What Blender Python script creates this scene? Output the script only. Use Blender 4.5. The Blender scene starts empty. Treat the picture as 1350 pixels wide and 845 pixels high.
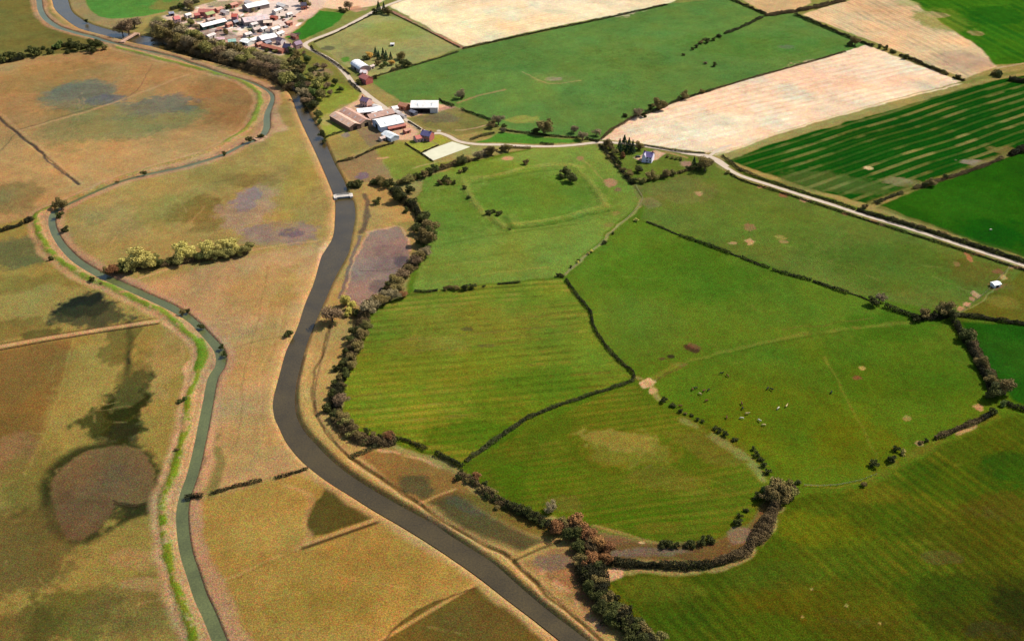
import bpy, bmesh, math, random
import numpy as np
from mathutils import Vector, Matrix
random.seed(7); RS = np.random.RandomState(11)
R = math.radians
# ---------------------------------------------------------------- camera, world, sun, exposure
H, PITCH, HFOV = 380.0, R(33), R(50)
F = 675.0 / math.tan(HFOV / 2)
sc = bpy.context.scene
C = sc.collection
cam = bpy.data.cameras.new("camera"); cam.angle = HFOV; cam.sensor_fit = 'HORIZONTAL'
cam.clip_start = 1; cam.clip_end = 60000
co = bpy.data.objects.new("camera", cam); C.objects.link(co)
co.location = (0, 0, H); co.rotation_euler = (R(90) - PITCH, 0, 0); sc.camera = co
SUN_AZ, SUN_EL = math.atan2(0.87, 0.48), R(47)          # azimuth clockwise from +Y
w = bpy.data.worlds.new("World"); sc.world = w; w.use_nodes = True
nt = w.node_tree; bgn = nt.nodes['Background']; sky = nt.nodes.new('ShaderNodeTexSky')
sky.sky_type = 'NISHITA'; sky.sun_disc = False; sky.sun_elevation = SUN_EL; sky.sun_rotation = SUN_AZ
nt.links.new(sky.outputs[0], bgn.inputs[0]); bgn.inputs[1].default_value = 0.1
sl = bpy.data.lights.new("sun", 'SUN'); sl.energy = 4.6; sl.angle = R(0.53); sl.color = (1, .94, .84)
so = bpy.data.objects.new("sun", sl); C.objects.link(so)
sd = Vector((math.sin(SUN_AZ) * math.cos(SUN_EL), math.cos(SUN_AZ) * math.cos(SUN_EL), math.sin(SUN_EL)))
so.rotation_euler = sd.to_track_quat('Z', 'Y').to_euler(); so.location = (500, 900, 900)
sc.view_settings.view_transform = 'Standard'; sc.view_settings.look = 'None'
sc.view_settings.gamma = 1; sc.view_settings.exposure = 0.95; sc.view_settings.use_curve_mapping = False
K = 2.35                                                # light reaching flat ground, in albedo units

# ---------------------------------------------------------------- helpers
def lin(c, k=K):
    c = np.array(c, float) / 255
    l = np.where(c <= .04045, c / 12.92, ((c + .055) / 1.055) ** 2.4)
    return np.minimum(l / k, .85)
def W(px, py, z=0.0):
    """ground point (at height z) seen at photo pixel px, py of the traced plan"""
    a, b = (px - 675) / F, -(py - 422.5) / F
    d = Vector((a, math.cos(PITCH) + b * math.sin(PITCH), -math.sin(PITCH) + b * math.cos(PITCH)))
    t = (z - H) / d.z
    return Vector((d.x * t, d.y * t, z))
def scl(py):      # metres per photo pixel at that row
    return H / (math.sin(PITCH) + (py - 422.5) / F * math.cos(PITCH)) / F
def smooth(pts, n=6, closed=False):
    """Catmull-Rom"""
    P = [Vector(p) for p in pts]
    if len(P) < 3: 
        return [P[0].lerp(P[1], i / n) for i in range(n + 1)] if len(P) == 2 else P
    out = []
    m = len(P); rng = range(m if closed else m - 1)
    for i in rng:
        p0 = P[(i - 1) % m] if closed or i > 0 else P[0] * 2 - P[1]
        p1, p2 = P[i], P[(i + 1) % m]
        p3 = P[(i + 2) % m] if closed or i + 2 < m else P[-1] * 2 - P[-2]
        for k in range(n):
            t = k / n
            out.append(.5 * ((2 * p1) + (p2 - p0) * t + (2 * p0 - 5 * p1 + 4 * p2 - p3) * t * t + (3 * p1 - p0 - 3 * p2 + p3) * t ** 3))
    if not closed: out.append(P[-1])
    return out
def WL(pts, z=0.0, n=5):
    return [(v.x, v.y) for v in smooth([W(p[0], p[1], z) for p in pts], n)]
def tag(o, label=None, cat=None, group=None, kind=None):
    if label: o['label'] = label
    if cat: o['category'] = cat
    if group: o['group'] = group
    if kind: o['kind'] = kind
    return o
def mesh(name, verts, faces, mats, fm=None, smoothf=False):
    me = bpy.data.meshes.new(name); me.from_pydata([tuple(v) for v in verts], [], faces)
    for m in (mats if isinstance(mats, (list, tuple)) else [mats]): me.materials.append(m)
    if fm is not None: me.polygons.foreach_set('material_index', fm)
    if smoothf: me.polygons.foreach_set('use_smooth', [True] * len(me.polygons))
    me.update(); return me
def obj(name, me, parent=None, loc=(0, 0, 0), rz=0):
    o = bpy.data.objects.new(name, me); C.objects.link(o); o.location = loc; o.rotation_euler = (0, 0, rz)
    if parent: o.parent = parent
    return o
def empty(name, loc, rz=0):
    return obj(name, None, None, loc, rz)
ORD = ('first second third fourth fifth sixth seventh eighth ninth tenth eleventh twelfth thirteenth fourteenth fifteenth '
       'sixteenth seventeenth eighteenth nineteenth twentieth').split()
ORD += ['twenty-' + o for o in ORD[:9]] + ['thirtieth'] + ['thirty-' + o for o in ORD[:9]] + ['fortieth'] + ['forty-' + o for o in ORD[:9]]

# ---------------------------------------------------------------- materials
def newmat(name, rough=.9, spec=.2):
    m = bpy.data.materials.new(name); m.use_nodes = True; n = m.node_tree.nodes; b = n['Principled BSDF']
    b.inputs['Roughness'].default_value = rough; b.inputs['Specular IOR Level'].default_value = spec
    return m, m.node_tree, b
def N(nt, t, **kw):
    n = nt.nodes.new(t)
    for k, v in kw.items(): setattr(n, k, v)
    return n
def noise_fac(nt, vec, scale, detail=4, rough=.6, lo=.35, hi=.65):
    n = N(nt, 'ShaderNodeTexNoise'); n.inputs['Scale'].default_value = scale
    n.inputs['Detail'].default_value = detail; n.inputs['Roughness'].default_value = rough
    nt.links.new(vec, n.inputs['Vector'])
    r = N(nt, 'ShaderNodeMapRange'); r.inputs[1].default_value = lo; r.inputs[2].default_value = hi
    nt.links.new(n.outputs[0], r.inputs[0]); return r.outputs[0]
def mixc(nt, fac, a, b, mode='MIX'):
    m = N(nt, 'ShaderNodeMix', data_type='RGBA', blend_type=mode)
    for s, v in ((m.inputs[0], fac), (m.inputs[6], a), (m.inputs[7], b)):
        if hasattr(v, 'links') or isinstance(v, bpy.types.NodeSocket): nt.links.new(v, s)
        elif isinstance(v, (int, float)): s.default_value = v
        else: s.default_value = (v[0], v[1], v[2], 1)
    return m.outputs[2]
def surf(name, col, var=.25, scale=.6, rough=.85, spec=.2, k=K, stripes=None, bump=0):
    """plain surface of one colour with weathering; stripes = (axis, spacing, strength) for sheeting or tiles"""
    m, nt, b = newmat(name, rough, spec)
    c = lin(col, k); tc = N(nt, 'ShaderNodeTexCoord').outputs['Object']
    f = noise_fac(nt, tc, scale, 6, .65)
    out = mixc(nt, f, tuple(c * (1 - var)), tuple(np.minimum(c * (1 + var * .6), .85)))
    if stripes:
        wv = N(nt, 'ShaderNodeTexWave', bands_direction=stripes[0]); wv.inputs['Scale'].default_value = stripes[1]
        wv.inputs['Distortion'].default_value = .3; nt.links.new(tc, wv.inputs[0])
        out = mixc(nt, stripes[2], out, mixc(nt, wv.outputs[1], (0.6, .6, .6), (1.15, 1.15, 1.15)), 'MULTIPLY')
    nt.links.new(out, b.inputs[0]); return m
def foliage(name, a, b_, k=K * .42, c2=None):
    m, nt, b = newmat(name, .75, .15)
    tc = N(nt, 'ShaderNodeTexCoord').outputs['Object']; oi = N(nt, 'ShaderNodeObjectInfo')
    f = noise_fac(nt, tc, 2.2, 3, .6, .38, .62)
    out = mixc(nt, f, tuple(lin(a, k)), tuple(lin(b_, k)))
    g = noise_fac(nt, tc, 30, 2, .6, .3, .7)
    out = mixc(nt, .55, out, mixc(nt, g, (.55, .55, .5), (1.5, 1.45, 1.3)), 'MULTIPLY')
    hs = N(nt, 'ShaderNodeHueSaturation')
    mr = N(nt, 'ShaderNodeMapRange'); mr.inputs[3].default_value = .7; mr.inputs[4].default_value = 1.15
    nt.links.new(oi.outputs['Random'], mr.inputs[0]); nt.links.new(mr.outputs[0], hs.inputs['Value'])
    mr2 = N(nt, 'ShaderNodeMapRange'); mr2.inputs[3].default_value = .495; mr2.inputs[4].default_value = .51
    nt.links.new(oi.outputs['Random'], mr2.inputs[0]); nt.links.new(mr2.outputs[0], hs.inputs['Hue'])
    nt.links.new(out, hs.inputs['Color']); nt.links.new(hs.outputs[0], b.inputs[0])
    return m

# ---------------------------------------------------------------- traced plan (photo pixels, laid on the ground plane)
RIV_L = [(66,-14),(70,0),(74,12),(87,24),(105,36),(129,43),(157,50),(180,56),(200,60),(222,66),(252,74),(281,81),(318,90),(341,97),(360,105),(375,115),(385,126),(394,150),(404,172),(417,199),(429,226),(440,253),(443,265),(443,285),(441,307),(433,323),(426,336),(417,368),(406,395),(395,427),(381,456),(372,487),(363,522),(364,545),(370,560),(380,581),(400,605),(430,629),(463,650),(493,669),(531,691),(565,712),(600,735),(631,757),(666,784),(704,813),(744,845),(830,915),(940,990),(1060,1060)]
RIV_R = [(84,-14),(88,0),(93,14),(105,24),(121,32),(149,40),(172,44),(195,48),(212,52),(236,58),(262,64),(292,71),(326,79),(348,85),(369,94),(386,104),(397,120),(403,140),(412,158),(422,175),(430,192),(440,215),(453,240),(458,256),(464,266),(466,285),(463,302),(459,322),(455,338),(440,366),(426,397),(413,427),(402,456),(394,485),(388,515),(389,545),(400,568),(418,588),(443,612),(473,634),(506,654),(541,674),(571,690),(600,710),(647,740),(688,775),(725,806),(776,845),(870,920),(985,990),(1110,1060)]
STREAM = [(46,-14),(51,0),(53,12),(60,24),(76,35),(97,42),(121,48),(141,54),(160,59),(181,64),(200,68),(230,75),(255,84),(271,89),(296,98),(318,104),(338,111),(354,120),(359,130),(352,150),(351,168),(342,181),(320,190),(296,202),(267,212),(237,220),(190,230),(154,240),(118,255),(92,267),(73,277),(68,293),(77,316),(98,340),(124,357),(148,369),(190,388),(225,404),(252,421),(273,442),(289,462),(290,480),(280,498),(274,528),(267,564),(261,593),(254,622),(245,648),(240,672),(241,702),(246,731),(255,758),(264,785),(276,811),(290,845),(318,905),(360,980),(420,1060)]
STREAM_W = 4.6
SWID = [4.4]*7 + [3, 1.8] + [1.5]*9 + [2.2, 3.6, 4.4, 4, 2.2] + [3]*3 + [2.6]*4 + [3.4]*3 + [4.2]*4 + [4.6, 3.4, 3.6, 4.4] + [4.4]*30
LANE = [(560,-14),(530,0),(500,12),(450,38),(412,53),(403,58),(404,62),(415,68),(440,82),(457,99),(467,112),(478,120),(489,129),(507,142)]
LANE2 = [(507,142),(521,150),(538,160),(554,170),(566,176),(580,176),(592,180),(606,187),(630,190.5),(657,191),(701,193),(733,193),(761,191),(791,188),(830,190),(870,196),(899,201),(922,205),(938,209),(957,221),(977,232),(1016,244.5),(1055,257),(1100,271),(1140,284),(1207,304),(1275,326),(1350,350),(1480,392)]

# ---------------------------------------------------------------- ground: one sheet, its albedo painted per vertex
NR, NC = 1270, 1540
ya, yb = 250., 1400.
t = np.linspace(0, 1, NR); ys = ya + (yb - ya) * (t ** 1.35 * .75 + t * .25)
ys = np.concatenate([[-2500, -1200, -600, -300, -100, 0, 60, 110, 150, 180, 205, 225, 240], ys, [1410, 1430, 1460, 1500, 1560, 1700, 2300, 4000, 7000, 11000]])
s = np.linspace(-1.3, 1.3, NC); s = np.concatenate([[-18, -9, -4, -2.6, -1.9, -1.6, -1.45, -1.36], s, [1.36, 1.45, 1.6, 1.9, 2.6, 4, 9, 18]])
hw = np.maximum((np.clip(ys, 250, 3000) * math.cos(PITCH) + H * math.sin(PITCH)) * math.tan(HFOV / 2), 100)
X = (s[None, :] * hw[:, None]).ravel(); Y = np.repeat(ys, len(s)); NV = len(X)
def h2(ix, iy, seed):
    h = (ix * 374761393 + iy * 668265263 + seed * 982451653) & 0xffffffff
    h = ((h ^ (h >> 13)) * 1274126177) & 0xffffffff
    return ((h ^ (h >> 16)) & 0xffff) / 65535.
def vnoise(x, y, sc_, seed):
    x, y = x / sc_ + 1000, y / sc_ + 1000
    ix, iy = np.floor(x).astype(np.int64), np.floor(y).astype(np.int64); fx, fy = x - ix, y - iy
    fx, fy = fx * fx * (3 - 2 * fx), fy * fy * (3 - 2 * fy)
    a, b = h2(ix, iy, seed), h2(ix + 1, iy, seed); c, d = h2(ix, iy + 1, seed), h2(ix + 1, iy + 1, seed)
    return (a + (b - a) * fx) * (1 - fy) + (c + (d - c) * fx) * fy
def fbm(x, y, sc_, seed, oc=4):
    v = 0; a = .5; tot = 0
    for i in range(oc):
        v = v + a * vnoise(x, y, sc_ / 2 ** i, seed + i * 7); tot += a; a *= .55
    return v / tot
def ss(a, b, x):
    t = np.clip((x - a) / (b - a), 0, 1); return t * t * (3 - 2 * t)
WXn, WYn = fbm(X, Y, 14, 3, 3) - .5, fbm(X, Y, 14, 77, 3) - .5
PX, PY = X + 5 * WXn, Y + 5 * WYn                        # gently wandering edges
COL = np.zeros((NV, 3)); COL[:] = lin((152, 134, 76)); ZG = np.zeros(NV)
def bbox(pts, pad):
    a = np.array(pts); return np.where((X > a[:, 0].min() - pad) & (X < a[:, 0].max() + pad) & (Y > a[:, 1].min() - pad) & (Y < a[:, 1].max() + pad))[0]
def sdist_line(pts, pad, wx=PX, wy=PY):
    """distance to a polyline, for vertices within pad of it"""
    D = np.full(NV, 1e9)
    for (x0, y0), (x1, y1) in zip(pts[:-1], pts[1:]):
        i0, i1 = np.searchsorted(ys, [min(y0, y1) - pad - 4, max(y0, y1) + pad + 4]); L = len(s)
        sl_ = slice(i0 * L, i1 * L); x, y = wx[sl_], wy[sl_]
        k = np.where((x > min(x0, x1) - pad) & (x < max(x0, x1) + pad))[0]
        if len(k) == 0: continue
        dx, dy = x1 - x0, y1 - y0; l2 = dx * dx + dy * dy + 1e-9
        tt = np.clip(((x[k] - x0) * dx + (y[k] - y0) * dy) / l2, 0, 1)
        d = np.hypot(x[k] - x0 - tt * dx, y[k] - y0 - tt * dy)
        kk = k + i0 * L; D[kk] = np.minimum(D[kk], d)
    return D
def inside(pts, x, y):
    r = np.zeros(len(x), bool); n = len(pts)
    for i in range(n):
        (x0, y0), (x1, y1) = pts[i], pts[i - 1]
        if y0 == y1: continue
        c = ((y0 > y) != (y1 > y)) & (x < (x1 - x0) * (y - y0) / (y1 - y0) + x0); r ^= c
    return r
def blend(idx, m, col):
    m = m[:, None]; COL[idx] = COL[idx] * (1 - m) + lin(col) * m
def poly(px, col, soft=1.2, a=1.0, sm=0, nz=None):
    pts = [(v.x, v.y) for v in (smooth([W(*p) for p in px], 6, True) if sm else [W(*p) for p in px])]
    D = sdist_line(pts + [pts[0]], soft + 1); bi = bbox(pts, soft + 8)
    ins = inside(pts, PX[bi], PY[bi]); d = np.where(ins, np.minimum(D[bi], 1e6), -np.minimum(D[bi], 1e6))
    m = ss(-soft, soft, d) * a
    if nz: m = m * ss(nz[1], nz[2], fbm(X[bi], Y[bi], nz[0], 55))
    blend(bi, m, col); return pts, bi, m
def line(px, wm, col, soft=.6, a=1.0, brk=None, world=None, warp=True):
    pts = world or WL(px)
    D = sdist_line(pts, wm / 2 + soft + .5, *( (PX, PY) if warp else (X, Y))); k = np.where(D < wm / 2 + soft)[0]
    m = (1 - ss(wm / 2 - soft, wm / 2 + soft, D[k])) * a
    if brk: m = m * ss(brk[1], brk[2], fbm(X[k], Y[k], brk[0], 91))
    blend(k, m, col)
def blob(cx, cy, rx, ry, col, a=.8, rot=0, rough=.5, nsc=18, seed=5, edge=.45):
    c = W(cx, cy); sx = scl(cy); up = (W(cx, cy - 1) - W(cx, cy + 1)).length / 2
    A, B = rx * sx, ry * up; r = max(A, B) * 1.6; bi = bbox([(c.x - r, c.y - r), (c.x + r, c.y + r)], 0)
    u, v = X[bi] - c.x, Y[bi] - c.y; cr, sr = math.cos(R(rot)), math.sin(R(rot)); u, v = u * cr + v * sr, -u * sr + v * cr
    t_ = np.hypot(u / A, v / B) + rough * 2 * (fbm(X[bi], Y[bi], nsc, seed, 5) - .5)
    t_ = t_ + .55 * (fbm(X[bi], Y[bi], min(3.6, max(A, B) * .4), seed + 40, 3) - .5) * min(1, max(A, B) / 5)
    blend(bi, (1 - ss(1 - edge * .7, 1 + edge * .25, t_)) * a, col)
def rows(px, p0, p1, spacing, col, a=.4, width=.35, brk=None, wob=0, seed=1, amp=0):
    """cultivation rows inside a field, parallel to p0-p1"""
    pts = [(v.x, v.y) for v in [W(*p) for p in px]]; bi = bbox(pts, 0); bi = bi[inside(pts, PX[bi], PY[bi])]
    q0, q1 = W(*p0), W(*p1); d = (q1 - q0).normalized(); nx, ny = -d.y, d.x
    u = (X[bi] - q0.x) * nx + (Y[bi] - q0.y) * ny; al = (X[bi] - q0.x) * d.x + (Y[bi] - q0.y) * d.y
    if wob: u = u + wob * (vnoise(al, u, 60, seed) - .5)
    ph = u / spacing; k = np.floor(ph + .5); f = np.abs(ph - k); st = h2(k.astype(np.int64), k.astype(np.int64) * 3, seed)
    if amp: ZG[bi] += amp * np.cos(2 * np.pi * ph)
    m = (1 - ss(width * .4, width, f)) * (.35 + .65 * st) * a
    if brk: m = m * ss(brk[1], brk[2], fbm(X[bi], Y[bi], brk[0], 17 + seed))
    blend(bi, m, col)

# --- flood meadows left of the river
RL, RRt = [(-60,-14)] + RIV_L, RIV_R
poly([(-80,-30),(60,-30),(75,30),(150,60),(120,70),(60,72),(0,85),(-80,95)], (112,104,52), 3)
poly([(95,-30),(260,-30),(230,15),(200,20),(150,38),(115,28),(92,10)], (150,130,85), 3)
poly([(120,-5),(215,-8),(238,3),(215,16),(170,24),(140,24),(120,14)], (74,130,55), 1.5, sm=1)
poly([(150,62),(250,82),(330,110),(348,140),(325,175),(250,210),(150,235),(50,280),(-60,320),(-60,90),(60,74)], (165,128,80), 4)
blob(300,125,60,40,(142,104,62),.7,nsc=40); blob(150,200,200,40,(176,140,88),.6,nsc=50); blob(60,230,80,50,(180,142,88),.5,nsc=40)
blob(70,105,70,25,(150,118,66),.6,nsc=30)
blob(180,156,100,27,(124,124,78),.85,22,nsc=34,rough=.35); blob(108,124,52,19,(118,116,88),.85,nsc=30,rough=.35,seed=61); blob(108,122,44,13,(110,112,98),.65,nsc=16,rough=.5); blob(205,140,58,14,(106,108,94),.75,22,nsc=12,rough=.5); blob(140,132,30,7,(96,100,104),.7,20,nsc=9)
blob(130,165,90,30,(128,118,70),.55,nsc=30); blob(15,262,50,22,(120,106,62),.7)
line([(22,173),(60,163),(120,146),(165,130),(210,113),(250,98)], 3.2, (186,146,100), 1.2, .6)
line([(22,171),(60,161),(120,143),(150,132)], 1.3, (92,76,64), .6, .7)
line([(-30,130),(0,157),(25,178),(60,207),(103,243)], 2.6, (78,66,60), 1, .9)
line([(-30,126),(4,153),(29,175),(64,204),(107,241)], 2.5, (190,150,104), 1, .45)
line([(23,173),(8,192),(-10,205)], 1.2, (92,80,60), .7, .6)
line([(165,130),(185,115),(200,85)], 1.2, (120,86,66), .6, .6)
# meadow between stream and river
poly([(352,118),(385,130),(395,160),(440,255),(440,300),(425,330),(405,390),(378,450),(358,520),(365,560),(400,610),(500,680),(620,760),(740,860),(290,860),(262,780),(245,700),(250,650),(270,560),(292,480),(280,440),(190,385),(75,315),(72,278),(120,255),(250,218),(345,185)], (156,132,74), 2)
poly([(175,378),(330,335),(430,318),(400,400),(375,450),(355,520),(362,570),(400,620),(285,650),(270,600),(296,490),(285,440),(230,400)], (178,138,92), 6, .85)
blob(300,235,60,20,(140,122,62),.6,nsc=26); blob(150,290,60,30,(160,138,84),.6); blob(230,275,60,25,(132,122,60),.6,nsc=30)
blob(262,277,42,19,(104,88,44),.55,30,nsc=20); blob(330,238,45,10,(110,92,52),.5,nsc=16); blob(280,295,35,12,(112,96,48),.55)
blob(330,275,40,30,(164,134,106),.75,nsc=14); blob(326,262,18,16,(132,118,118),.7,nsc=8); blob(370,306,62,15,(136,114,106),.8,nsc=12); blob(385,307,16,7,(88,82,92),.7,nsc=7); blob(345,318,40,8,(150,122,98),.6)
blob(400,230,26,60,(158,138,64),.6,nsc=20); blob(375,190,26,30,(166,142,72),.6)
line([(170,372),(240,350),(330,330),(400,320),(437,312)], 1.6, (196,150,104), .8, .6)
blob(350,380,60,30,(160,130,72),.55,nsc=30); blob(365,420,16,70,(146,124,60),.4,nsc=30); blob(330,470,45,40,(164,132,76),.6,nsc=30); blob(330,580,50,40,(164,132,78),.6,nsc=26)
line([(352,350),(340,420),(322,500),(316,560),(310,590)], 1.2, (120,98,56), .6, .35); line([(375,400),(362,450),(345,490),(340,560),(350,610)], 1.2, (200,160,100), .6, .3)
line([(372,443),(330,452),(296,462)], 1, (120,92,60), .5, .5); line([(400,590),(350,565),(290,575)], 1, (196,150,104), .5, .35)
line([(286,575),(288,600),(284,640),(275,680),(272,720)], 5, (110,104,54), 1.6, .75, (14,.35,.5)); line([(266,660),(274,700),(280,745),(290,780),(315,820),(340,860)], 3.6, (100,86,44), 1.2, .7, (14,.3,.5))
# meadow at the foot, split by ditches
poly([(250,665),(400,622),(430,640),(500,680),(620,762),(740,850),(960,1010),(1000,1100),(440,1100),(330,900),(285,760)], (164,128,62), 3)
blob(350,700,60,30,(172,140,70),.6); blob(470,760,110,50,(160,122,54),.6,nsc=50); blob(420,800,80,30,(146,112,44),.5)
poly([(404,672),(430,642),(458,662),(494,683),(445,698),(407,708)], (88,76,34), 1.2)
line([(380,640),(404,652),(408,668),(402,690),(408,706),(392,722)], 3, (186,140,86), 1.4, .6)
line([(285,768),(350,738),(405,716)], 2.0, (186,146,88), .9, .45, (8,.3,.5)); line([(405,717),(497,684)], 2.8, (186,146,88), .8, .9, warp=False); line([(400,722.5),(499,688)], 2.0, (78,60,34), .7, .95, warp=False); line([(285,771),(350,742),(405,720)], 1.0, (110,84,42), .6, .35)
poly([(480,860),(545,808),(625,772),(680,812),(735,860)], (104,82,34), .9); blob(640,815,60,25,(98,78,36),.6,nsc=16)
line([(478,858),(628,769)], 2.0, (190,142,78), .7, .85, warp=False); line([(482,862),(547,809),(628,773)], .9, (84,62,32), .5, .8)
# meadow left of the stream
poly([(-60,310),(40,285),(52,310),(70,340),(150,392),(205,420),(245,450),(255,480),(240,540),(228,610),(208,660),(215,720),(232,790),(255,860),(-60,860)], (146,122,60), 3)
blob(25,330,60,22,(98,100,62),.9,nsc=20); blob(60,375,90,16,(122,106,50),.7); poly([(-60,420),(0,392),(60,375),(130,378),(190,405),(195,420),(110,432),(-60,462)], (148,130,70), 4, .8)
blob(20,435,60,16,(106,92,44),.7,10); blob(114,404,36,16,(34,42,34),1,-12,rough=.8,nsc=14,seed=9); blob(125,415,50,16,(52,58,40),.85,5,rough=.8,nsc=14,seed=29); blob(55,440,26,7,(84,80,40),.8,5,nsc=10)
poly([(-60,470),(98,446),(85,500),(60,560),(40,620),(-60,660)], (124,92,48), 5, .9); blob(25,540,45,60,(116,88,44),.6,nsc=20); blob(70,510,40,60,(120,96,46),.4,nsc=14)
blob(15,600,40,26,(140,108,72),.6); blob(60,640,70,50,(112,100,46),.7,nsc=30)
blob(215,480,34,60,(158,130,76),.6,nsc=14); blob(120,500,40,70,(148,130,68),.5,nsc=18)
line([(172,425),(171,450),(169,480),(168,520),(165,560),(163,590)], 4, (36,44,30), 2.2, .95); blob(152,552,44,34,(60,64,32),.95,10,rough=.8,nsc=13,seed=14); blob(168,535,26,40,(40,50,30),.95,0,rough=.75,nsc=12,seed=19); blob(162,575,24,16,(44,50,38),.85,rough=.7,nsc=9,seed=23); blob(160,450,24,26,(92,86,40),.7,rough=.8,nsc=10); blob(178,500,22,40,(96,88,42),.6,rough=.9,nsc=10,seed=31)
poly([(52,640),(80,602),(130,582),(180,582),(208,602),(214,645),(205,670),(160,690),(115,716),(80,712),(60,690)], (50,52,26), 3, .95, 1, (9,.2,.42))
poly([(66,640),(92,606),(132,590),(176,588),(199,602),(203,640),(196,662),(150,668),(105,700),(78,690)], (114,90,56), 1.4, 1, 1)
blob(135,630,50,28,(112,84,58),.5,nsc=8); line([(148,661),(175,664),(198,661)], 1.2, (56,44,30), .6, .9); blob(168,678,34,8,(52,50,26),.8,10,rough=.6,nsc=10)
blob(30,720,80,60,(92,76,40),.75,nsc=40); blob(90,810,80,40,(86,84,34),.75,nsc=20); blob(170,800,60,40,(112,92,48),.6,nsc=20); blob(180,735,45,14,(166,128,76),.75,rough=.6,nsc=9); blob(190,770,45,10,(168,132,82),.7,nsc=8); blob(20,840,60,50,(70,62,28),.6)
line([(-40,465),(0,457),(60,446),(110,438),(160,430),(208,423)], 3.4, (188,146,98), .9, .95, warp=False); line([(-40,468),(0,460.5),(60,449.5),(110,441),(160,433.5),(208,426)], 1.6, (62,46,34), .6, 1, warp=False); line([(-40,461),(0,453.5),(60,443),(110,435),(160,427.5),(200,420)], 1.0, (84,66,44), .5, .9, warp=False)
line([(98,447),(88,490),(72,540),(40,620)], .9, (160,140,72), .6, .4)
poly([(74,645),(110,655),(150,663),(148,674),(128,698),(108,711),(86,706),(72,682)], (106,80,52), 1.6, .9); line([(150,664),(175,667),(199,664)], 1.6, (50,42,24), .8, .9)
# banks of the stream: fawn reed banks, green crest, pale edge
ST = STREAM
LV = [(150,60),(157,64),(181,70),(200,75),(222,81),(252,88),(283,97),(311,105),(330,114),(341,124),(341,140),(334,156),(325,170),(300,187),(265,203),(225,215),(180,228),(150,238),(110,256),(75,271),(52,281),(47,292),(52,306),(62,329),(89,351),(118,367),(154,383),(190,400),(222,418),(246,439),(263,460),(262,484),(253,510),(248,534),(243,573),(236,603),(225,633),(215,660),(216,696),(221,728),(228,761),(240,796),(252,829),(262,860)]
line(ST, 17, (176,136,98), 2.5, .95)
line(ST, 10, (142,110,84), 1.5, .75, (6,.3,.7))
LVw = WL(LV)
line(None, 13, (182,142,96), 2, .9, None, LVw)
line(None, 4.4, (150,118,60), 1.2, .55, (8,.3,.6), LVw)
g1 = WL(LV[1:14]); line(None, 4.8, (104,142,56), 1.4, .9, (7,.12,.4), g1)
g2 = WL(LV[19:]); line(None, 4.2, (100,140,46), 1.4, .9, (6,.2,.48), g2)
line(LV[12:21], 3, (140,136,66), 1, .6, (9,.35,.55))
line([(262,450),(267,466),(263,484)], 6.5, (96,138,44), 1.4, .9)
OUT = [(x - 7, y + 5) for x, y in LV[28:33]] + [(248,478),(243,505),(239,534),(234,573),(224,606),(212,638),(205,665),(206,700),(212,735),(220,768),(230,800),(244,840)]
line(OUT, 2.6, (206,158,110), 1, .8, (7,.25,.5))
line([(258,655),(256,690),(262,720),(280,765),(300,805),(322,850)], 8, (184,136,96), 2, .8); line([(269,520),(284,540),(276,590),(268,640)], 3.5, (196,148,104), 1, .7)
# banks of the river
RLw, RRw = WL(RIV_L), WL(RIV_R)
line(None, 12, (186,146,92), 2.5, .9, None, RLw)
line(None, 4, (196,148,104), 1.2, .5, (5,.4,.6), RLw)
line([(x + 4, y) for x, y in RIV_R[25:]], 17, (190,150,92), 2.5, .95)
line(None, 5, (158,124,74), 1.5, .7, None, WL(RIV_R[15:25]))
EB = [(404,470),(398,500),(398,535),(408,560),(428,585),(452,608),(480,630),(512,650),(548,672),(590,697),(650,738),(700,778),(745,815),(785,850),(830,890)]
line(EB, 12, (206,158,106), 2, .8, (8,.12,.4)); line(EB[5:], 7, (216,168,128), 1.5, .9, (6,.12,.4))
line(EB, .9, (140,104,70), .4, .5)
tr_ = random.Random(44)
for (x0, x1, y0, y1, n_, c1) in ((100,430,190,330,16,(190,154,98)),(20,300,90,260,16,(198,158,106)),(200,400,340,640,16,(196,156,104)),(0,230,440,830,22,(172,148,84)),(270,680,680,850,16,(188,150,80)),(0,230,440,830,14,(92,80,38)),(100,430,200,330,8,(120,100,58))):
    for _ in range(n_):
        x_, y_ = tr_.uniform(x0, x1), tr_.uniform(y0, y1); a_ = tr_.uniform(-.5, .5) + (1.4 if tr_.random() < .35 else 0); l_ = tr_.uniform(20, 60)
        line([(x_ + math.cos(a_) * l_ * t_ + tr_.uniform(-4, 4), y_ - math.sin(a_) * l_ * t_ * .6 + tr_.uniform(-2, 2)) for t_ in (0, .35, .7, 1)], tr_.uniform(.7, 1.6), c1, .6, tr_.uniform(.15, .45), (7,.35,.6))
# --- east side flood strip
poly([(430,170),(450,180),(500,245),(540,255),(552,300),(548,330),(520,385),(470,430),(450,470),(440,530),(470,580),(600,625),(700,685),(760,700),(790,780),(840,860),(770,860),(640,745),(450,620),(392,560),(392,510),(430,400),(465,310),(462,262)], (168,136,78), 2)
blob(415,480,14,60,(176,138,86),.4); poly([(484,306),(526,298),(539,318),(541,340),(520,366),(500,385),(478,405),(455,395),(466,345)], (142,116,102), 2, .95)
blob(512,340,26,24,(118,98,92),.6,nsc=8); blob(530,345,12,8,(84,76,80),.7); blob(500,378,14,8,(96,84,80),.6)
line([(484,306),(500,303),(526,299),(537,312),(541,330)], 1.6, (196,152,112), .6, .8); line([(484,306),(474,330),(466,350),(458,380)], 1.6, (196,150,108), .7, .8)
line([(476,357),(510,357),(530,352)], .9, (104,78,64), .5, .7)
line([(478,257),(484,268),(485,285),(481,300),(476,308)], 3.6, (98,80,62), 1, .9); line([(474,312),(466,340),(457,370),(450,392)], 2.6, (104,90,84), .9, .85)
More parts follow.
